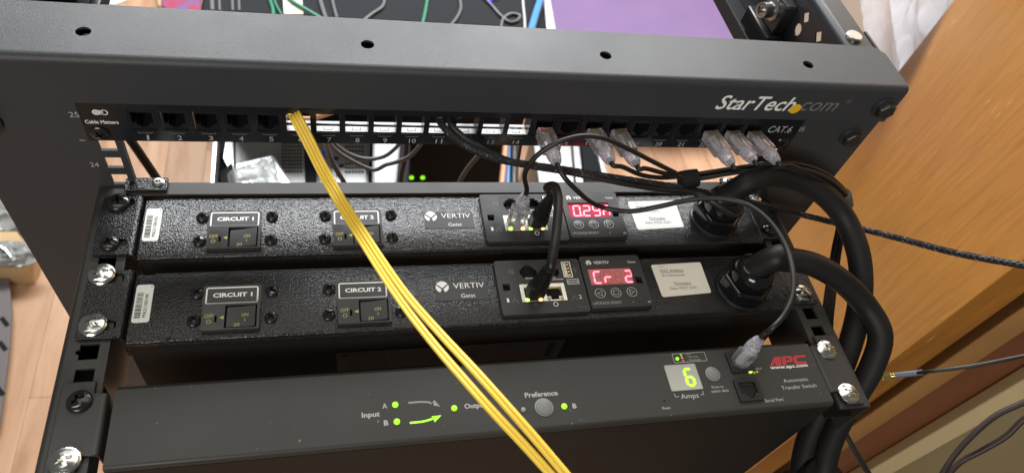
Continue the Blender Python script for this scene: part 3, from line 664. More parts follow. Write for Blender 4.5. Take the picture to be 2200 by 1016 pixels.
def emblem(b, cx, cy, R, lev):
    # round emblem split by a swooping V
    up = []; 
    L_ = circ(cx, cy, R, 40)
    def arc(a0, a1, n=12): return [(cx + R * cos(radians(a0 + (a1 - a0) * k / n)), cy + R * sin(radians(a0 + (a1 - a0) * k / n))) for k in range(n + 1)]
    b.flat(arc(32, 148, 16) + [(cx - .42 * R, cy + .18 * R), (cx, cy - .22 * R), (cx + .42 * R, cy + .18 * R)], lev)
    b.flat(arc(160, 248, 12) + [(cx - .12 * R, cy - .42 * R), (cx - .52 * R, cy - .02 * R)], lev)
    b.flat(arc(292, 380, 12) + [(cx + .52 * R, cy - .02 * R), (cx + .12 * R, cy - .42 * R)], lev)
SEG = {'0': 'abcdef', '1': 'bc', '2': 'abged', '6': 'acdefg', '9': 'abcdfg', 'C': 'adef', 'r': 'eg', 'A': 'abcefg', ' ': '', '4': 'bcfg'}
def seg7(parent, s, xs, y0, w, h, t, lev, on='seg_red', off='seg_off', sl=.08):
    lit, dark = MB(), MB(); cells = []
    for ch in s:
        if ch == '.': cells[-1][1] = True
        else: cells.append([ch, False])
    for (ch, dot), x in zip(cells, xs):
        g = .12 * t; hh = h / 2
        P = {'a': ((0, h), (w, h)), 'b': ((w, h), (w, hh)), 'c': ((w, hh), (w, 0)), 'd': ((0, 0), (w, 0)), 'e': ((0, hh), (0, 0)), 'f': ((0, h), (0, hh)), 'g': ((0, hh), (w, hh))}
        for k, ((ax, ay), (bx, by)) in P.items():
            dst = lit if k in SEG[ch] else dark
            L = sqrt((bx - ax) ** 2 + (by - ay) ** 2); ux, uy = (bx - ax) / L, (by - ay) / L; nx, ny = -uy, ux; e = t * .5 + g
            pts = [(ax + ux * g, ay + uy * g), (ax + ux * e + nx * t / 2, ay + uy * e + ny * t / 2), (bx - ux * e + nx * t / 2, by - uy * e + ny * t / 2), (bx - ux * g, by - uy * g), (bx - ux * e - nx * t / 2, by - uy * e - ny * t / 2), (ax + ux * e - nx * t / 2, ay + uy * e - ny * t / 2)]
            dst.flat([(x + p[0] + sl * p[1], y0 + p[1]) for p in pts], lev)
        if dot: lit.flat(circ(x + w + t * .9, y0 + .1, t * .55, 12), lev)
    lit.build('lit_segments', on, parent); 
    if dark.v and off: dark.build('dark_segments', off, parent)
ps1 = power_strip(0, 0, 'MA21100143', '0.29A', 'upper black power strip nearest the patch panel, red display lit and clear plug fitted', False, .4)
ps2 = power_strip(1.8, -58, 'MA21100144', 'Cr 2', 'lower black power strip in the bracket middle with two shiny screws in its left ear', True, 1.1)

# ================================================================== TRANSFER SWITCH
ts = thing('transfer_switch', 'black transfer switch at the bracket front with green lights and red brand lettering', 'transfer switch', (0, -168, -240))
ZA = -41.0
n = 5
pf = [(-145.6, ZA - 1.2)] + [(-147.0 + 1.2 * cos(radians(90 * k / n)), ZA - 1.2 + 1.2 * sin(radians(90 * k / n))) for k in range(n + 1)] + [(-187.6 - 2.4 * sin(radians(90 * k / n)), ZA - 2.4 + 2.4 * cos(radians(90 * k / n))) for k in range(n + 1)] + [(-190.0, -262), (-145.6, -262)]
sb = MB().extr(pf, -214.2, 215.6).build('body', 'switch_paint', ts, bevel=.5)
MB().box(-213.8, 215.2, -190.25, -189.95, -261, ZA - 5.0).build('base_shade', 'shaded_coat', ts)  # added dark sheet, underside shade laid over the body paint
MB().box(-213.6, 215.0, -145.55, -144.4, ZA - 20, ZA - 1.6).build('lid_fold', 'shaded_coat', ts)
for sgn in (-1, 1):
    out = [(241.6, -189.0), (241.6, -140.2), (240, -139), (225.4, -139), (225.4, -146.4), (221, -146.4), (221, -180.8), (226.0, -180.8), (227.4, -183), (227.4, -190.5), (239.8, -190.5)]
    o = [(sgn * p[0], p[1]) for p in out]
    b = MB().plate(o, ZR + .1, ZR + 2.2, 'z', [rrect(*sorted((sgn * 237.5, sgn * 226.5)), -155.0, -147.6, 3.4)])
    n = 5; pq = [(221 - 3.0 * sin(radians(90 * k / n)), ZR + 2.2 - 3.0 * (1 - cos(radians(90 * k / n)))) for k in range(n + 1)] + [(218, ZR - 14), (219.2, ZR - 14), (219.2, ZR - 1), (221, ZR + .1)]
    m_ = len(pq); vs = [(sgn * px, yy, pz) for yy in (-180.8, -146.4) for px, pz in pq]
    b.add(vs, [(k, (k + 1) % m_, (k + 1) % m_ + m_, k + m_) for k in range(m_)] + [tuple(range(m_)), tuple(range(m_, 2 * m_))])
    ear = b.build('ear', 'frame_paint', ts, bevel=.4)
    if sgn < 0:
        screw('mounting_screw', -231.4, -150.8, ZR + 2.2, 6.4, 3.8, 'black_screw', ear, rot=.55, tilt=(0, -.05)); screw('mounting_screw', -232.8, -182.6, ZR + 2.2, 7.6, 3.2, 'zinc', ear, rot=.35, slot=True)
    else:
        screw('mounting_screw', 230.0, -150.4, ZR + 2.2, 7.4, 3.0, 'zinc', ear, rot=.2, slot=True); screw('mounting_screw', 231.4, -183.0, ZR + 2.2, 7.4, 3.0, 'zinc', ear, rot=.9, slot=True)
pr = MB(); z = ZA + .12
for s_, x, y, w, h, bo in (('A', -72.6, -167.6, 2.7, 3.1, .03), ('B', -72.4, -177.8, 2.5, 3.1, .03), ('Input', -80.6, -172.6, 10.0, 4.0, .03), ('Output', -20.6, -172.2, 12.8, 4.0, .03), ('Preference', 20.4, -167.8, 20.6, 3.4, .03), ('A', 1.9, -176.8, 2.6, 3.1, .03), ('B', 39.4, -177.0, 2.5, 3.1, .03)):
    pr.text(s_, x, y, w, h, z, bold=bo)
pr.build('lettering', 'ink_grey', sb)
pr = MB()
for s_, x, y, w, h in (('Reset', 97.8, -183.2, 5.4, 1.7), ('Amps', 115.8, -177.2, 12.2, 4.2), ('Press to', 137.0, -172.2, 8.2, 1.8), ('select data', 137.6, -175.0, 12.2, 1.8), ('- O K', 124.0, -148.3, 4.0, 1.2), ('- Warning', 126.4, -150.3, 8.6, 1.4), ('- Overload', 126.8, -152.4, 9.4, 1.4), ('Status', 170.0, -161.6, 6.2, 1.6), ('Automatic', 194.4, -171.8, 18.6, 2.5), ('Transfer Switch', 194.8, -176.6, 26.0, 2.5), ('Serial Port', 173.0, -184.2, 13.4, 2.2)):
    if s_ == 'Status': pr.build('lettering', 'ink_grey', sb); pr = MB()
    pr.text(s_, x, y, w, h, z)
pr.build('lettering', 'ink_grey', sb); pr = MB(); pr.line([(106, -174.4), (106, -176.6), (108.6, -176.6)], .35, z); pr.line([(123.4, -176.6), (125.6, -176.6), (125.6, -174.2)], .35, z); pr.line([(104.9, -154.6), (113.6, -154.6)], .0 + .01, z)
pr.frame(112.8, 136.4, -153.8, -147.2, .35, z, r=.8)
pr.build('lettering', 'ink_grey', sb)
pr = MB(); pr.text('www.apc.com', 193.8, -162.6, 28.4, 2.5, z, bold=.02); pr.build('lettering', 'ink_white', sb)
# red brand letters cut from slabs
pr = MB(); x0, y0, k = 179.6, -161.0, 1.0
def sh(p): return [(x0 + q[0] + .28 * q[1], y0 + q[1]) for q in p]
pr.flat(sh([(0, 0), (2.6, 0), (4.4, 3.8), (4.4, 0), (9.2, 0), (9.2, 6.6), (4.2, 6.6)]), z, holes=()) 
pr.flat(sh([(9.9, 0), (12.6, 0), (12.6, 2.0), (16.6, 2.0), (18.2, 3.2), (18.2, 5.4), (16.8, 6.6), (9.9, 6.6)]), z, holes=[sh([(12.8, 3.7), (15.6, 3.7), (15.6, 5.0), (12.8, 5.0)])])
pr.flat(sh([(20.2, 0), (28.2, 0), (28.2, 1.9), (21.8, 1.9), (21.2, 2.6), (21.2, 4.2), (21.8, 4.8), (28.2, 4.8), (28.2, 6.6), (20.0, 6.6), (18.7, 5.4), (18.7, 1.3)]), z)
pr.build('lettering', 'ink_red', sb)
for x, y, r_, m in ((-66.6, -167.5, 1.75, 'led_green'), (-66.4, -177.7, 1.8, 'led_green'), (-33.1, -172.4, 1.75, 'led_green'), (33.0, -176.8, 1.8, 'led_green'), (7.6, -176.8, 1.55, 'led_off'), (115.6, -151.0, 1.15, 'led_green'), (164.0, -163.0, 1.6, 'port_green')):
    MB().lathe((x, y, ZA + .02), (0, 0, 1), [(r_, 0), (r_, .5), (r_ * .8, 1.0), (r_ * .4, 1.25)], 18).build('led', m, ts)
for x, y, m in ((119.2, -148.4, 'led_small_green'), (119.3, -150.4, 'led_small_amber'), (119.4, -152.5, 'led_small_red'), (166.6, -164.4, 'led_small_green'), (169.0, -164.0, 'led_small_amber')):
    MB().lathe((x, y, ZA + .02), (0, 0, 1), [(.85, 0), (.85, .1)], 12).build('indicator', m, ts)
def arrow(y0, up, m):
    xs = [-59.2, -52.0, -47.4, -45.0]; ys = [0, .1, .8 * up, 1.6 * up] if up > 0 else [0, 0, .3 * up, 1.2 * up]
    b = MB(); b.line([(x, y0 + q) for x, q in zip(xs, ys)], 1.15, ZA + .16)
    ang = atan2(ys[3] - ys[2], 2.4); tip = Vector((-41.0, y0 + ys[3] + 4 * sin(ang) * .7)); d = Vector((cos(ang), sin(ang))); nn = Vector((-d.y, d.x)); bk = tip - d * 5.2
    b.flat([tuple(tip), tuple(bk + nn * 1.9), tuple(bk - nn * 1.9)], ZA + .16); b.build('flow_arrow', m, ts)
arrow(-166.9, -1.9, 'led_off'); arrow(-179.0, 1.2, 'led_green')
for x, y, r_ in ((20.5, -176.3, 5.0), (136.8, -163.3, 4.3)):
    bt = MB().lathe((x, y, ZA + .02), (0, 0, 1), [(r_ + .7, 0), (r_ + .7, .35), (r_ + .1, .5)], 36).build('push_button', 'button_rim', ts)
    MB().lathe((x, y, ZA + .5), (0, 0, 1), [(r_, 0), (r_, .5), (r_ * .9, .8)], 36).build('button_cap', 'button_grey', bt)
MB().flat(circ(98.1, -178.6, .75, 14), ZA + .1).build('reset_hole', 'hole_black', ts)
dw = MB().plate(rrect(104.8, 126.4, -172.8, -155.2, .9), ZA, ZA + .5, 'z').build('display_window', 'display_grey', ts, bevel=.2)
MB().frame(104.4, 126.8, -173.2, -154.8, .5, ZA + .3, r=1.0).build('display_rim', 'ink_dim', dw)
seg7(dw, '6', [117.0], -170.0, 5.0, 11.2, 1.7, ZA + .62, 'seg_green', None, .03)
def jack(cx, cy):
    hole = [(cx - 5.9, cy + 5.2), (cx - 5.9, cy - 2.4), (cx - 3.4, cy - 2.4), (cx - 3.4, cy - 4.2), (cx - 1.8, cy - 4.2), (cx - 1.8, cy - 5.8), (cx + 1.8, cy - 5.8), (cx + 1.8, cy - 4.2), (cx + 3.4, cy - 4.2), (cx + 3.4, cy - 2.4), (cx + 5.9, cy - 2.4), (cx + 5.9, cy + 5.2)]
    j = MB().plate(rrect(cx - 8.6, cx + 8.6, cy - 7.3, cy + 7.3, .5), ZA + .01, ZA + 1.4, 'z', [hole]).build('network_jack', 'black_plastic', ts, bevel=.3)
    MB().flat(rect(cx - 7, cx + 7, cy - 6.5, cy + 6.5), ZA + .12).build('recess', 'hole_black', j)
    c = MB()
    for q in range(8): c.box(cx - 4.2 + q * 1.1, cx - 3.7 + q * 1.1, cy + 3.4, cy + 5.0, ZA + .15, ZA + .8)
    c.build('contacts', 'smooth_black', j)
jack(157.3, -176.4); jack(159.0, -156.6)

# ================================================================== CABLES
mat('braid_core', (.012, .012, .013), .5); mat('braid_thread', (.022, .022, .024), .42, spec=.5)
def braided(name, pts, r, label, cat):
    """core with eight crossing threads, four wound each way, passing over and under"""
    P = spline(pts, 6); L = 0.; acc = [0.]
    for a, c in zip(P, P[1:]): L += (c - a).length; acc.append(L)
    N = int(L / 1.0); Q = []; j = 0
    for i in range(N + 1):
        d = i * L / N
        while j < len(P) - 2 and acc[j + 1] < d: j += 1
        t = (d - acc[j]) / max(1e-6, acc[j + 1] - acc[j]); Q.append(P[j].lerp(P[j + 1], t))
    F = []; u = None
    for i, p in enumerate(Q):
        t = (Q[min(i + 1, N)] - Q[max(i - 1, 0)]).normalized(); u = (u or t.orthogonal()); u = (u - t * u.dot(t)).normalized(); F.append((u.copy(), t.cross(u)))
    th = thing(name, label, cat, tuple(pts[1]))
    MB().tube(Q[::3], r * .9, 12).build('core', 'braid_core', th)
    b = MB()
    for sgn in (-1, 1):
        for k in range(4):
            ln = []
            for i, p in enumerate(Q):
                a = sgn * i * 2 * pi / 15 + k * pi / 2; uu, ww = F[i]; rr = r * (1. + .10 * sin(i * 8 * 2 * pi / 15 + (0 if sgn > 0 else pi)))
                ln.append(p + (uu * cos(a) + ww * sin(a)) * rr)
            b.tube(ln, r * .24, 5)
    b.build('woven_threads', 'braid_thread', th)['kind'] = 'stuff'
    return th
def cord(name, pts, r, m, label, cat, group=None, n=12, sub=8):
    o = MB().tube(spline(pts, sub), r, n).build(name, m); tag(o, label, cat, group); return o

# -- two thick power cords out of the glands
c1 = [(176.5, -38.3, -22), (182.2, -38.5, -9), (190, -38.6, 2), at(1640, 379, x=205), at(1700, 382, x=235), at(1762, 412, x=262), at(1812, 466, x=283), at(1843, 540, x=290), at(1850, 612, x=288), at(1840, 690, x=279), at(1812, 780, x=266), at(1775, 860, x=252), at(1738, 940, x=238), at(1722, 1010, x=230), at(1712, 1090, x=226), (226, -196, -600), (240, -190, -1188)]
c2 = [(175.4, -100.4, -22), (181.2, -101.2, -9), (188.6, -102.4, 1), at(1672, 556, x=199), at(1740, 566, x=226), at(1806, 602, x=252), at(1862, 660, x=275), at(1891, 718, x=283), at(1874, 786, x=277), at(1838, 848, x=266), at(1806, 900, x=256), at(1780, 960, x=246), at(1768, 1016, x=240), at(1758, 1090, x=236), (246, -192, -600), (266, -190, -1188)]
k1 = cord('power_cable', c1, 8.6, 'rubber_cord', 'thick black power cord arching over to the rail from the upper strip', 'power cord', 'thick power cords', 20)
k2 = cord('power_cable', c2, 8.6, 'rubber_cord', 'thick black power cord looping down from the lower strip past a shiny rail screw', 'power cord', 'thick power cords', 20)
lt = MB()
tag(MB().lathe(at(1742, 1040, x=234) + Vector((0, 0, -26)), (.1, -.1, 1), [(17.5, 0), (18.5, 2), (18.5, 38), (17.5, 40)], 28).build('cable_sleeve', 'velcro', smooth=True), 'black fabric sleeve gathering both thick power cords below the bracket', 'cable sleeve')

# -- clear network plugs
def net_plug(parent, p, d, up, r=1.6, boot_up=0.):
    """clear plug whose nose is at p; the cable leaves along d; the latch is on the side up. returns the cable exit"""
    p = Vector(p); d = Vector(d).normalized(); up = Vector(up); up = (up - d * up.dot(d)).normalized(); s = d.cross(up)
    b = MB().obox(p + d * 10.5, s * 5.85, up * 4.0, d * 10.5); pb = b.build('plug_body', 'clear_plug', parent, bevel=.8)
    lt = MB().obox(p + d * 9 + up * 5.2, s * 2.7, up * .5, d * 9).obox(p + d * 1 + up * 4.4, s * 3, up * .8, d * 1.4); lt.build('latch', 'clear_plug', pb, bevel=.2)
    c = MB()
    for q in range(8): c.obox(p + d * 3 - up * 3.2 + s * (-3.57 + 1.02 * q), s * .17, up * .9, d * 2.6)
    c.build('contacts', 'contact_gold', pb)
    wr = MB().tube([p + d * 4, p + d * 21], 2.0, 8); wr.build('wires', 'ink_grey', pb)
    prof = [(4.6, 20.8), (5.0, 22.5), (4.6, 24.5), (4.9, 25.6), (4.2, 27.2), (4.5, 28.2), (3.7, 30), (3.9, 31), (3.0, 33), (r + .25, 34.4)]
    MB().lathe(p, d, prof, 18).build('boot', 'cloudy_boot', parent)
    return p + d * 33
GP = 'clear plugged patch cables'
BY = [at(1480, 384, y=-30), at(1560, 372, y=-30), at(1640, 361, y=-29), at(1700, 360, y=-29), at(1752, 374, y=-29), at(1790, 398, y=-29), at(1812, 430, y=-28)]
TAIL = [at(1806, 480, x=300), at(1795, 545, x=294), at(1784, 620, x=288), at(1776, 700, x=283), at(1782, 800, x=284), at(1800, 890, x=292), at(1832, 960, x=304), at(1880, 1040, x=322), at(1935, 1150, x=334), Vector((338, -190, -520)), Vector((350, -170, -1180))]
def off(pts, k, r=3.2):
    a = k * 2.4; return [Vector(p) + Vector((sin(a) * r * .6, cos(a) * r, sin(a) * r)) for p in pts]
def tail(k):
    return [p + Vector((0, 3.6 * (k - 3), 1.5 * sin(k * 2.))) * (0.4 + .35 * i / 3 if i < 5 else .5) for i, p in enumerate(TAIL)]
def panel_cable(n, label, k, boot_px, path, start_up=0):
    p = Vector((PC(n), -1.5, 13.6)); e = at(*boot_px, y=-33)
    t = thing('patch_cable', label, 'patch cable', tuple(p), GP); d = e - p
    ex = net_plug(t, p, d, (0, 0, -1))
    d.normalize()
    MB().tube(spline([ex - d * 3, ex + d * 4] + path, 8), 1.65, 10).build('cable', 'black_jacket', t); return t
# port 15 -> transfer switch
sw = Vector((159.0, -156.6, -41))
t15 = thing('patch_cable', 'black patch cable sagging from port 15 across the upper label to the transfer switch', 'patch cable', (PC(15), -1.5, 13.6), GP)
p = Vector((PC(15), -1.5, 13.6)); d = at(1196, 350, y=-34) - p
ex = net_plug(t15, p, d, (0, 0, -1)); d.normalize()
sp_ = sw + Vector((-1.5, -1, -9)); sd = (at(1630, 730, z=-19) - sp_).normalized()
ex2 = net_plug(t15, sp_, sd, (0, -1, 0))
MB().tube(spline([ex - d * 3, ex + d * 4, at(1212, 380, y=-44), at(1238, 408, y=-48), at(1290, 444, z=-16), at(1350, 454, z=-12), at(1415, 444, z=-2), at(1480, 430, z=6), at(1550, 427, z=12), at(1605, 440, z=16), at(1652, 475, z=18), at(1688, 530, z=18), at(1704, 590, z=17), at(1702, 638, z=14), at(1682, 680, z=9), at(1655, 708, z=3), ex2 + sd * 5, ex2 - sd * 2], 8), 1.75, 12).build('cable', 'black_jacket', t15)
panel_cable(17, 'black patch cable from port 17, left one of a close pair of plugs', 0, (1312, 346), [at(1335, 358, y=-37), at(1378, 376, y=-36), at(1425, 382, y=-33)] + off(BY, 0) + tail(0), 0)
panel_cable(18, 'black patch cable from port 18, plug just left of the open port 19', 1, (1366, 352), [at(1385, 362, y=-36), at(1425, 372, y=-34), at(1455, 378, y=-32)] + off(BY, 1) + tail(1))
panel_cable(22, 'black patch cable in port 22, leftmost of three plugs beside CAT.6', 2, (1570, 351), [at(1573, 361, y=-34), at(1590, 366, y=-31)] + off(BY[2:], 2) + tail(2))
panel_cable(23, 'black patch cable in port 23, middle of three plugs beside CAT.6', 3, (1618, 344), [at(1640, 353, y=-33)] + off(BY[3:], 3) + tail(3))
panel_cable(24, 'black patch cable in port 24, plug nearest the CAT.6 lettering', 4, (1668, 346), [at(1695, 353, y=-32)] + off(BY[4:], 4) + tail(4))
# power strip 1 port 1 -> up over the panel -> bundle
tu = thing('patch_cable', 'black patch cable arching up in front of port 17 from the upper power strip', 'patch cable', (25.4, -42, -39), GP)
ud = Vector((.02, .0, 1)).normalized(); ex = net_plug(tu, (25.4, -41, -40), ud, (0, -1, 0))
MB().tube(spline([ex - ud * 3, ex + ud * 5, at(1128, 372, y=-42), at(1150, 338, y=-40), at(1192, 309, y=-38), at(1246, 293, y=-36), at(1292, 296, y=-35), at(1345, 318, y=-34), at(1400, 346, y=-33), at(1448, 370, y=-32)] + off(BY, 5) + tail(5), 8), 1.65, 10).build('cable', 'black_jacket', tu)
# straps on the bundle
v = at(1478, 385, y=-30); dd = (BY[1] - BY[0]).normalized()
tag(MB().lathe(v - dd * 6.5, dd, [(5.2, 0), (6.6, .8), (6.8, 7), (6.5, 13.4), (5.2, 14)], 20).build('cable_strap', 'velcro'), 'black hook and loop strap round the cable bundle above the upper strip', 'cable strap')
v = BY[-1]; dd = (TAIL[0] - BY[-2]).normalized()
tag(MB().lathe(v - dd * 8, dd, [(5.4, 0), (6.6, 1), (6.8, 8), (6.8, 14), (5.6, 16)], 20).build('cable_strap', 'velcro_grey'), 'worn grey strap round the cable bundle by the wooden door', 'cable strap')

# -- black sensor cable from one strip to the other
tse = thing('link_cable', 'thick black cable looping from the upper strip to the lower strip with ribbed ends', 'link cable', (40, -42, -38))
def ribbed(p, d, name='strain_relief'):
    p = Vector(p); d = Vector(d).normalized(); s = Vector((1, 0, 0)); s = (s - d * s.dot(d)).normalized(); u = d.cross(s)
    MB().obox(p + d * 6, s * 5.7, u * 4.2, d * 7).build('plug_body', 'black_plastic', tse, bevel=.8)
    pr = [(6.0, 12)]
    for i in range(7): h = 13 + i * 2.5; r_ = 6.1 - i * .38; pr += [(r_, h), (r_, h + 1.5), (r_ - .9, h + 1.6), (r_ - .9, h + 2.4)]
    pr.append((3.1, 31.5)); MB().lathe(p, d, pr, 20).build(name, 'black_plastic', tse); return p + d * 29
da = Vector((.10, .0, 1)).normalized(); db = Vector((.22, .12, 1)).normalized()
e1 = ribbed((40.2, -42, -40.5), da); e2 = ribbed((27.2, -100, -40.5), db)
MB().tube(spline([e1, e1 + da * 6, at(1177, 402, z=8), at(1190, 400, z=12), at(1198, 418, z=14), at(1199, 450, z=13), at(1196, 490, z=10), at(1190, 535, z=6), at(1183, 575, z=0), e2 + db * 5, e2 - db * 2], 8), 3.05, 14).build('cable', 'black_jacket', tse)

# -- braided cable to the right and its neighbour
br = [(-24, 40, 4), (-24.5, 14, 15), at(946, 262, y=-2), at(972, 292, y=-13), at(1010, 318, y=-22), at(1062, 340, y=-27), at(1120, 352, y=-29), at(1200, 363, y=-31), at(1300, 379, y=-33), at(1400, 394, y=-35), at(1490, 409, y=-36), at(1560, 424, y=-36), at(1640, 441, y=-30), at(1725, 462, y=-22), at(1800, 480, x=298), at(1860, 494, x=310), at(1950, 517, x=322), at(2060, 545, x=338), at(2250, 580, x=362), at(2420, 620, x=392), (520, -300, -95), (640, -420, -330), (690, -480, -800), (700, -560, -1194)]
braided('braided_cable', br, 2.05, 'black braided cable leaving port 11 and running out to the right edge across the door', 'braided cable')
cord('round_cable', [(-8, 40, 2), (-8, 16, 15), at(966, 262, y=-3), at(990, 290, y=-12), at(1030, 318, y=-20), at(1078, 340, y=-25), at(1140, 357, y=-27), at(1215, 369, y=-30), at(1260, 378, y=-33), at(1330, 392, y=-37), at(1420, 408, y=-39), at(1495, 416, y=-40), at(1535, 436, z=-8), at(1572, 462, z=-14), at(1590, 455, z=-20), at(1594, 430, z=-28)], 2.1, 'black_jacket', 'plain black round cable from port 12 lying along the braided cable', 'round cable')

# -- yellow fibre: two zip cords of two strands
Yc = [((628, 232), dict(y=14)), ((636, 252), dict(y=-3)), ((660, 298), dict(y=-12)), ((700, 378), dict(y=-28)), ((768, 490), dict(z=8)), ((862, 632), dict(z=34)), ((935, 722), dict(z=48)), ((1010, 806), dict(z=58)), ((1078, 882), dict(z=62)), ((1140, 950), dict(z=62)), ((1210, 1030), dict(z=60)), ((1280, 1112), dict(z=56)), ((1330, 1180), dict(z=40))]
fib = []
for j in range(2):
    ptsA, ptsB = [], []
    lab_ = 'yellow fibre cord crossing all the units, ' + ('left of the two strand pairs' if j == 0 else 'right of the two strand pairs')
    for i, (px, kw) in enumerate(Yc):
        sp = [0, 0, 0, 0, 0, .4, 1.7, 2.4, 2.2, 1.4, .6, .3, .3][i]
        c = at(*px, **kw); side = AX_R * .86 - AX_D * .5
        o_ = side * ((-2.05 if j == 0 else 2.05) + (-sp * .5 if j == 0 else sp * .5)); lift = -AX_F * (.6 if j else 0)
        ptsA.append(c + o_ - side * .98 + lift); ptsB.append(c + o_ + side * .98 + lift)
    for dv in ((14, -34, -90), (22, -46, -420), (40, -60, -1230)):
        for q in (ptsA, ptsB): q.append(q[12] + Vector(dv))
    f = thing('fibre_cord', lab_, 'fibre cord', tuple(ptsA[1]), 'yellow fibre cords')
    MB().tube(spline(ptsA, 8), 1.08, 12).build('strand', 'yellow_jacket', f); MB().tube(spline(ptsB, 8), 1.08, 12).build('strand', 'yellow_jacket', f)

# -- antenna lead with brass connector
an = thing('antenna_cable', 'thin black antenna lead with a brass screw connector beside the door edge', 'antenna cable', tuple(at(1895, 808, x=330)))
A0, A1 = at(1881, 810.5, x=328), at(1922, 806, x=338); ad = (A1 - A0).normalized(); AL = (A1 - A0).length
b = MB().lathe(A0, ad, [(1.8, 0), (3.0, .4), (3.0, AL * .12), (2.2, AL * .14), (2.5, AL * .2), (2.1, AL * .24), (2.5, AL * .28), (2.1, AL * .34)], 18); b.build('connector', 'brass', an)
MB().lathe(A0 + ad * AL * .36, ad, [(3.3, 0), (3.9, .5), (3.9, AL * .42), (3.3, AL * .46)], 6).build('coupling_nut', 'brass', an)
MB().lathe(A0 + ad * AL * .8, ad, [(2.4, 0), (2.4, AL * .2), (2.0, AL * .22)], 14).build('ferrule', 'brass', an)
MB().tube(spline([A1 - ad * 1, A1 + ad * 8, A1 + ad * 20], 6), 2.3, 12).build('sleeve', 'blue_sleeve', an)
MB().tube(spline([A1, A1 + ad * 14, at(2000, 797, x=352), at(2080, 787, x=372), at(2150, 774, x=390), at(2260, 752, x=420), at(2430, 716, x=452), (600, -300, -120), (720, -420, -420), (760, -520, -1194)], 8), 1.5, 10).build('cable', 'black_jacket', an)
MB().tube(spline([A0 + ad, A0 - ad * 6, at(1835, 815, x=312), at(1800, 800, x=300)], 6), 1.5, 10).build('cable', 'black_jacket', an)

# -- dark brown leads in front of the wall, lower right
cord('lead', [(700, -260, 330), (640, -200, 60), at(2430, 770, x=565), at(2260, 838, x=520), at(2190, 868, x=500), at(2140, 892, x=485), at(2098, 926, x=470), at(2058, 968, x=455), at(2025, 1016, x=440), at(2000, 1070, x=430), (424, -190, -760), (440, -230, -1196)], 2.7, 'dark_brown_jacket', 'dark brown lead against the olive wall, upper left of the two', 'lead', 'dark brown leads')
cord('lead', [(712, -280, 330), (650, -220, 40), at(2430, 800, x=556), at(2260, 868, x=512), at(2200, 900, x=498), at(2162, 936, x=488), at(2108, 968, x=474), at(2066, 990, x=462), at(2040, 1016, x=452), at(2010, 1070, x=440), (436, -196, -760), (470, -260, -1196)], 2.7, 'dark_brown_jacket', 'dark brown lead against the olive wall, lower right of the two', 'lead', 'dark brown leads')

# ================================================================== ROOM BEHIND AND BESIDE
# ---- on the floor at the left: carton with a bag of studs, grey crate
ZC = FZ + 62
q = [at(-60, 497, z=ZC), at(40, 497, z=ZC), at(72, 548, z=ZC), at(58, 579, z=ZC), at(-60, 579, z=ZC)]
q = [at(-70, 497, z=ZC), at(36, 497, z=ZC), at(70, 546, z=ZC), at(56, 578, z=ZC), at(-70, 578, z=ZC)]
cb = MB(); vs = [(p.x, p.y, ZC) for p in q] + [(p.x, p.y, FZ + .5) for p in q]
cb.add(vs, [(0, 1, 2, 3, 4), (9, 8, 7, 6, 5)] + [(k, (k + 1) % 5, (k + 1) % 5 + 5, k + 5) for k in range(5)])
tag(cb.build('carton', 'carton', bevel=2), 'low tan carton on the wooden floor at the left edge', 'carton')
def lump(name, m, c, rx, ry, rz, seed, amp=.35, n=26, freq=3.0):
    from mathutils import noise as N
    b = MB(); vs, fs = [], []
    for i in range(n + 1):
        th = pi * i / n
        for k in range(n):
            a = 2 * pi * k / n; d = Vector((sin(th) * cos(a), sin(th) * sin(a), cos(th)))
            f = 1 + amp * (N.noise(d * freq + Vector((seed, 0, 0))) + .6 * abs(N.noise(d * freq * 2.7 + Vector((0, seed, 0)))))
            vs.append((c[0] + d.x * rx * f, c[1] + d.y * ry * f, max(c[2] - rz * .5, c[2] + d.z * rz * f)))
    for i in range(n):
        for k in range(n): j = (k + 1) % n; fs.append((i * n + k, i * n + j, (i + 1) * n + j, (i + 1) * n + k))
    b.add(vs, fs); return b.build(name, m)
c = at(14, 548, z=ZC)
bgt = thing('parts_bag', 'clear plastic bag of shiny metal studs on the tan carton', 'plastic bag', (c.x, c.y, ZC))
lump('bag', 'clear_bag', (c.x + 10, c.y - 6, ZC + 12), 52, 30, 18, 3, .5).parent = None
bo = COL.objects[-1]; bo.parent = bgt; bo.matrix_parent_inverse = Matrix.Translation(-Vector((c.x, c.y, ZC)) * MM)
for k in range(3):
    a = at(-6 + 8 * k, 524 + 6 * k, z=ZC + 30); e = at(8 + 8 * k, 546 + 4 * k, z=ZC + 26); MB().tube([a, e], 6.5, 10).build('stud', 'zinc', bgt)
c = at(2, 462, z=FZ + 40)
lump('silver_bag', 'clear_bag', (c.x - 30, c.y + 10, FZ + 25), 75, 60, 45, 9, .5); tag(COL.objects[-1], 'crumpled silvery plastic bag behind the tan carton at the left edge', 'plastic bag')
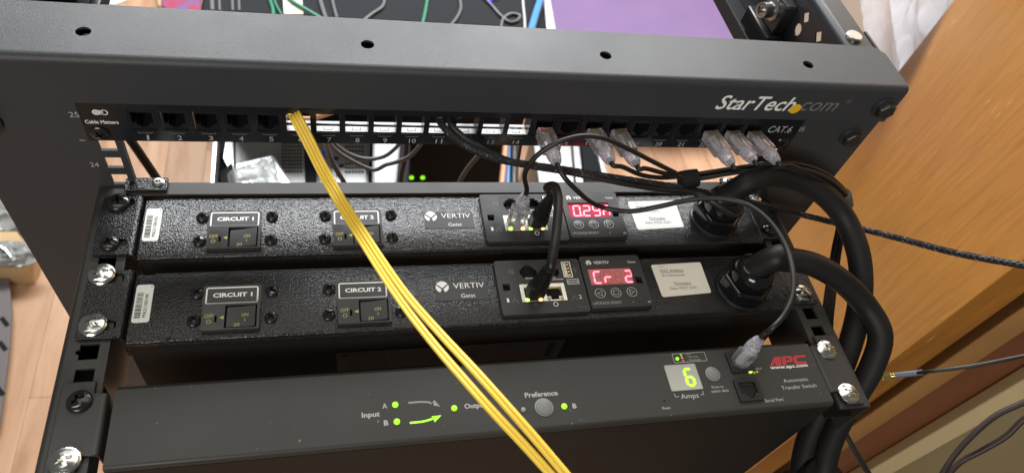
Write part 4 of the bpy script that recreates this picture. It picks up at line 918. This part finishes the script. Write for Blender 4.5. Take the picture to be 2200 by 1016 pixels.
# low grey crate lid with slots
ZG = FZ + 26
cr = thing('crate', 'grey plastic crate with dark slots at the left edge below the tan carton', 'crate', tuple(at(-40, 760, z=FZ)))
P = [at(*p, z=ZG) for p in ((-120, 520), (2, 556), (22, 600), (29, 672), (22, 760), (4, 900), (-30, 980), (-120, 980))]
b = MB(); n = len(P); b.add([(p.x, p.y, ZG) for p in P] + [(p.x - 14, p.y, FZ + 1) for p in P], [tuple(range(n)), tuple(range(2 * n - 1, n - 1, -1))] + [(k, (k + 1) % n, (k + 1) % n + n, k + n) for k in range(n)])
b.build('shell', 'crate_grey', cr, bevel=5)
for (x, y) in ((8, 690), (4, 742), (-2, 838)):
    p, q_ = at(x - 5, y - 8, z=ZG), at(x + 9, y + 10, z=ZG); dv = (q_ - p) / 2; nv = Vector((dv.y, -dv.x, 0)).normalized()
    MB().obox((p + q_) / 2, dv, nv * 4.5, Vector((0, 0, .8))).build('slot', 'hole_black', cr)

# ---- behind the rack, upper left: white paper, colourful cloth
def sheet(name, m, px, z, label, cat, th=2.0, bev=0):
    P = [at(*p, z=z) for p in px]; b = MB(); n = len(P)
    b.add([(p.x, p.y, z) for p in P] + [(p.x, p.y, z - th) for p in P], [tuple(range(n)), tuple(range(2 * n - 1, n - 1, -1))] + [(k, (k + 1) % n, (k + 1) % n + n, k + n) for k in range(n)])
    return tag(b.build(name, m, bevel=bev), label, cat)
sheet('paper_sheet', 'paper_white', [(182, -14), (186, 9), (215, 8), (245, 11), (262, 5), (272, 1), (275, -14)], FZ + 6, 'white paper sheet on the wooden floor behind the rack top', 'paper', 5)
sheet('cloth', 'cloth_red', [(350, -40), (345, 12), (374, 30), (432, 30), (428, -40)], FZ + 30, 'red and blue patterned cloth bundle on the floor behind the rack', 'cloth', 29, 6)
sheet('cloth', 'cloth_peach', [(330, -40), (338, 10), (362, 26), (372, 20), (362, -40)], FZ + 14, 'peach patterned cloth beside the red bundle behind the rack', 'cloth', 13, 4)
sheet('tool_bag', 'case_black', [(28, -40), (30, 12), (180, 12), (176, -40)], FZ + 120, 'dark bag with pale stripes behind the rack top left corner', 'bag', 118, 8)
for x in (86, 128): sheet('stripe', 'case_white', [(x, -30), (x + 2, 8), (x + 8, 8), (x + 7, -30)], FZ + 122, '', '', 1)
tb_ = [o for o in COL.objects if o.name.startswith('tool_bag')][0]
for o in list(COL.objects):
    if o.name.startswith('stripe'): o.parent = tb_; del o['label']; del o['category']

# ---- big black cabinet behind (its top seen over the rack, its front through the gap)
ZK = -500
kx0, kx1, ky0 = -318, 330, 800
cab = thing('computer_cabinet', 'large black computer cabinet standing behind the rack with cables on its top', 'cabinet', (0, ky0, FZ))
MB().box(kx0, kx1, ky0, ky0 + 640, FZ + 1, ZK).build('shell', 'case_black', cab, bevel=4)
for px in (456, 472, 500, 514):
    P = [at(px, 24, z=ZK + 1), at(px - 3, -40, z=ZK + 1)]; MB().tube(P, 2.4 if px != 456 else 4, 8).build('ridge', 'grey_jacket', cab)
for (px, py) in ((884, 381), (908, 381)):
    MB().lathe(at(px, py, y=ky0 - 1), (0, -1, 0), [(5.5, 0), (5.5, 2.5), (3.5, 4.5)], 16).build('led', 'led_green', cab)
P = at(1051, 2, z=ZK + 3); 
bl = mat('led_blue', (.02, .03, .8), .4, emit=((.03, .03, 1.), 1.6)); MB().lathe((P.x, P.y, ZK), (0, 0, 1), [(5, 0), (5, 4), (3, 6)], 14).build('led', 'led_blue', cab)
MB().box(P.x - 14, P.x + 20, P.y + 6, P.y + 22, ZK, ZK + 6).build('tab', 'case_white', cab)
# tag card
TZ = ZK + 8
sheet('tag_card', 'label_cream', [(606, -30), (610, 30), (652, 30), (646, -30)], TZ, 'cream printed card on top of the black cabinet', 'card', 7)
def top_cable(name, pxs, r, m, label, group=None, z=None):
    return cord(name, [at(*p, z=(z or ZK) + r + .5) for p in pxs], r, m, label, 'cable', group, 8)
top_cable('loose_cable', [(574, -30), (580, 0), (586, 20), (588, 40)], 3.2, 'green_jacket', 'green cable left of the cream card on the black cabinet')
top_cable('loose_cable', [(582, -30), (592, 8), (606, 34)], 2.2, 'green_jacket', 'thin green cable touching the cream card on the black cabinet')
top_cable('loose_cable', [(608, -16), (630, 4), (656, 20), (690, 40)], 3.4, 'green_jacket', 'green cable crossing over the cream card on the black cabinet', z=ZK + 8)
top_cable('loose_cable', [(924, -30), (918, 0), (914, 24), (906, 60)], 3.2, 'green_jacket', 'lone green cable in the middle of the black cabinet top')
top_cable('loose_cable', [(682, -30), (690, 8), (698, 34), (706, 60)], 4, 'grey_jacket', 'dark grey cable just right of the cream card')
top_cable('loose_cable', [(708, -30), (716, 10), (724, 40)], 3, 'grey_jacket', 'thinner dark grey cable second from the cream card')
top_cable('loose_cable', [(828, -20), (822, 14), (800, 30), (780, 46)], 3, 'grey_jacket', 'bent grey cable left of the lone green cable')
top_cable('loose_cable', [(984, -20), (990, 18), (982, 38), (966, 58)], 3, 'grey_jacket', 'bent grey cable right of the lone green cable')
top_cable('loose_cable', [(1036, -10), (1058, 14), (1078, 36), (1096, 48), (1112, 44), (1116, 34), (1100, 30), (1082, 40), (1076, 60)], 3, 'grey_jacket', 'grey cable with a small loop below the blue light')
top_cable('loose_cable', [(1122, -30), (1124, 10), (1127, 40), (1128, 70)], 2.6, 'white_jacket', 'thin white cable down the right side of the black cabinet')
top_cable('loose_cable', [(1172, -50), (1162, -4), (1150, 34), (1138, 78), (1130, 120)], 7, 'blue_jacket', 'thick bright blue cable at the right edge of the black cabinet', z=ZK + 20)
# pale metal side of the cabinet
P0, P1, P2, P3 = at(1178, -30, z=ZK + 2), at(1196, 80, z=ZK + 2), at(1176, 80, z=ZK + 2), at(1166, -30, z=ZK + 2)
b = MB(); b.add([(p.x, p.y, z) for z in (ZK - 200, ZK + 2) for p in (P0, P1, P2, P3)], [(3, 2, 1, 0), (4, 5, 6, 7), (0, 1, 5, 4), (1, 2, 6, 5), (2, 3, 7, 6), (3, 0, 4, 7)]); b.build('side_trim', 'bare_steel', cab)

# ---- purple storage box on the floor further back
pz = FZ + 300
q = [at(1180, -60, z=pz), at(1186, 110, z=pz), at(1612, 128, z=pz), at(1625, 55, z=pz), at(1640, -60, z=pz)]
b = MB(); m_ = len(q); b.add([(p.x, p.y, pz) for p in q] + [(p.x, p.y, FZ + 1) for p in q], [tuple(range(m_)), tuple(range(2 * m_ - 1, m_ - 1, -1))] + [(k, (k + 1) % m_, (k + 1) % m_ + m_, k + m_) for k in range(m_)])
tag(b.build('storage_box', 'purple_card', bevel=8), 'plain purple storage box on the floor behind the rack', 'storage box')

# ---- open computers between rack and cabinet, seen through the gap
ZO = -700
oc = thing('open_computer', 'grey metal computer case with open side and grille seen through the rack gap', 'computer', (-150, 600, FZ))
def quadbox(px, z, z0, name, m, parent, bevel=0):
    P = [at(*p, z=z) for p in px]; b = MB(); n = len(P)
    b.add([(p.x, p.y, z) for p in P] + [(p.x, p.y, z0) for p in P], [tuple(range(n)), tuple(range(2 * n - 1, n - 1, -1))] + [(k, (k + 1) % n, (k + 1) % n + n, k + n) for k in range(n)])
    return b.build(name, m, parent, bevel=bevel)
quadbox([(459, 285), (453, 410), (790, 410), (796, 285)], ZO - 60, FZ + 1, 'case_body', 'bare_steel', oc)
quadbox([(461, 285), (452, 412), (458, 412), (467, 285)], ZO, FZ + 2, 'edge_panel', 'bright_steel', oc)
quadbox([(468, 285), (460, 412), (478, 412), (486, 285)], ZO - 50, ZO - 66, 'inner_rail', 'case_black', oc)
quadbox([(488, 285), (480, 340), (496, 372), (502, 372), (500, 285)], ZO - 46, ZO - 66, 'bracket', 'bright_steel', oc)
quadbox([(470, 372), (498, 350), (512, 400), (480, 410)], ZO - 40, ZO - 66, 'fan_housing', 'case_black', oc)
g0 = quadbox([(603, 300), (606, 412), (656, 412), (652, 300)], ZO - 52, ZO - 66, 'grille', 'bare_steel', oc)
hb = MB()
for r_ in range(9):
    for c_ in range(7):
        p = at(608 + c_ * 6.4, 307 + r_ * 7.6, z=ZO - 50.5); hb.box(p.x - 2.1, p.x + 2.1, p.y - 2.6, p.y + 2.6, ZO - 52.4, ZO - 50.8)
hb.build('grille_holes', 'hole_black', g0)
quadbox([(652, 285), (656, 412), (682, 412), (676, 285)], ZO - 56, ZO - 66, 'gap_panel', 'case_black', oc)
g1 = quadbox([(682, 298), (690, 412), (786, 412), (786, 298)], ZO - 48, ZO - 66, 'port_panel', 'bare_steel', oc)
hb = MB()
for r_ in range(8):
    for c_ in range(6):
        p = at(744 + c_ * 7, 306 + r_ * 9, z=ZO - 46.5); hb.lathe((p.x, p.y, ZO - 48.4), (0, 0, 1), [(2.7, 0), (2.7, 1.7)], 8)
for (x, y) in ((708, 334), (722, 340), (735, 330), (716, 358), (734, 356), (705, 372), (728, 376)):
    p = at(x, y, z=ZO - 46.5); hb.box(p.x - 5, p.x + 5, p.y - 4, p.y + 4, ZO - 48.4, ZO - 46.6)
hb.build('port_holes', 'hole_black', g1)
p = at(694, 333, z=ZO - 44); MB().box(p.x - 3.5, p.x + 3.5, p.y - 6, p.y + 6, ZO - 48, ZO - 40).build('blue_port', 'led_blue_port' if 'led_blue_port' in MATS else mat('led_blue_port', (.02, .05, .6), .4).name, g1)
c = at(575, 372, z=ZO - 20)
bg_ = thing('wrapped_part', 'clear plastic bag with a silvery part lying on the open computer', 'plastic bag', (c.x, c.y, ZO - 20))
quadbox([(500, 350), (586, 330), (640, 408), (510, 416)], ZO - 8, ZO - 40, 'inner_part', 'bright_steel', bg_, 6)
b = MB(); from mathutils import noise as NZ
PA = [(484, 352), (590, 322), (598, 330), (628, 424), (506, 436)]
gv = []; NU = 22
for i in range(NU + 1):
    for k in range(NU + 1):
        u, v_ = i / NU, k / NU
        x = (484 + (592 - 484) * u) * (1 - v_) + (498 + (634 - 498) * u) * v_; y = (354 - 32 * u) * (1 - v_) + (440 - 16 * u) * v_
        edge = min(u, 1 - u, v_, 1 - v_); h = ZO - 4 + 9 * NZ.noise(Vector((u * 5, v_ * 5, 1))) + 6 * abs(NZ.noise(Vector((u * 11, v_ * 9, 4)))) - (26 * (1 - edge / .12) if edge < .12 else 0)
        P = at(x, y, z=ZO - 4); gv.append((P.x, P.y, h))
b.add(gv, [(i * (NU + 1) + k, i * (NU + 1) + k + 1, (i + 1) * (NU + 1) + k + 1, (i + 1) * (NU + 1) + k) for i in range(NU) for k in range(NU)]); b.build('bag', 'clear_bag', bg_)
wt = thing('white_computer', 'glossy white computer panel behind the gap under port 9', 'computer', tuple(at(830, 350, z=FZ)))
quadbox([(802, 285), (800, 415), (850, 415), (862, 285)], ZO + 30, FZ + 1, 'white_panel', 'case_white', wt, 6)
quadbox([(858, 285), (848, 415), (878, 415), (884, 285)], ZO + 20, FZ + 1, 'black_side', 'case_black', wt, 4)
# things on the floor right of the cabinet
cs = thing('steel_frame', 'grey steel case frame on the floor under ports 15 and 16', 'metal frame', tuple(at(1220, 350, z=FZ)))
quadbox([(1142, 290), (1160, 412), (1236, 412), (1226, 290)], FZ + 200, FZ + 1, 'side_panel', 'bare_steel', cs, 3)
quadbox([(1228, 290), (1240, 412), (1256, 412), (1242, 290)], FZ + 204, FZ + 1, 'bright_rail', 'bright_steel', cs, 2)
quadbox([(1246, 290), (1258, 412), (1304, 412), (1268, 290)], FZ + 190, FZ + 1, 'dark_panel', 'case_black', cs, 3)
quadbox([(1274, 290), (1304, 412), (1316, 412), (1282, 290)], FZ + 204, FZ + 1, 'bright_rail', 'bright_steel', cs, 2)
b_ = thing('tube_pair', 'brown and blue cables standing beside the black cabinet under port 14', 'cables', tuple(at(1094, 350, z=-650)))
MB().tube([at(1090, 280, z=-640), at(1076, 420, z=-640)], 6, 10).build('brown_cable', 'copper_jacket', b_)
MB().tube([at(1096, 280, z=-650), at(1090, 420, z=-650)], 5.5, 10).build('blue_cable', 'blue_jacket', b_)
MB().tube([at(1106, 280, z=-640), at(1104, 420, z=-640)], 8, 10).build('black_cable', 'black_jacket', b_)
# grey cables hanging in the gap
def hang(pxs, r, y, label, m='grey_jacket'):
    return cord('hanging_cable', [at(px, py, y=y) for px, py in pxs], r, m, label, 'cable', 'cables hanging in the rack gap', 10)
hang([(700, 285), (722, 312), (752, 332), (790, 342), (826, 336), (850, 318), (868, 295)], 2.0, 150, 'grey cable sagging in the gap between ports 7 and 9, the upper one')
hang([(690, 285), (720, 322), (764, 350), (805, 365), (830, 354), (846, 350), (880, 336), (910, 300), (920, 280)], 2.0, 120, 'grey cable sagging in the gap between ports 7 and 11, the lower one')
hang([(696, 285), (704, 322), (716, 352), (738, 390), (750, 412)], 2.2, 90, 'grey cable hanging steeply beside the yellow fibre', 'bare_steel' if False else 'grey_jacket')
hang([(874, 285), (872, 330), (862, 380), (858, 420)], 2.6, 160, 'black cable hanging along the white computer edge', 'black_jacket')
hang([(1036, 325), (1006, 360), (988, 390), (980, 420)], 2.4, 170, 'dim cable hanging below port 13', 'grey_jacket')
hang([(1122, 285), (1116, 330), (1112, 350)], 1.6, 150, 'short black cable above the wooden floor under port 14', 'black_jacket')
hang([(272, 290), (288, 312), (314, 350), (345, 396), (356, 412)], 3.8, 120, 'black cable slanting over the floor in the left end of the gap', 'black_jacket')
# copper coloured lead glimpsed through bays 6 and 7
cord('copper_lead', [at(600, 240, y=60), at(630, 252, y=60), at(664, 256, y=60), at(700, 246, y=60), at(730, 236, y=60)], 2.0, 'copper_jacket', 'copper coloured lead behind the empty port 6', 'lead')

# ---- white bag hanging behind the rack's right corner
gv = []; NU, NV = 110, 70
y0 = 620
for i in range(NU + 1):
    for k in range(NV + 1):
        u, v_ = i / NU, k / NV
        px = 1842 + (2120 - 1842) * u + (60 * v_); py = -60 + 420 * v_
        fold = 24 * sin(u * 24 + 5 * v_ + 3 * NZ.noise(Vector((u * 3, v_ * 2, 2)))) * (.35 + .65 * v_) + 46 * NZ.noise(Vector((u * 5, v_ * 3, 7))) + 26 * abs(NZ.noise(Vector((u * 14 + v_ * 6, v_ * 5, 3))))
        P = at(px, py, y=y0); gv.append((P.x, P.y + fold, P.z))
b = MB(); b.add(gv, [(i * (NV + 1) + k, i * (NV + 1) + k + 1, (i + 1) * (NV + 1) + k + 1, (i + 1) * (NV + 1) + k) for i in range(NU) for k in range(NV)])
wbg = b.build('hanging_bag', 'white_film'); tag(wbg, 'creased white plastic bag hanging behind the right corner of the rack', 'plastic bag')
sm = wbg.modifiers.new('thickness', 'SOLIDIFY'); sm.thickness = .0012
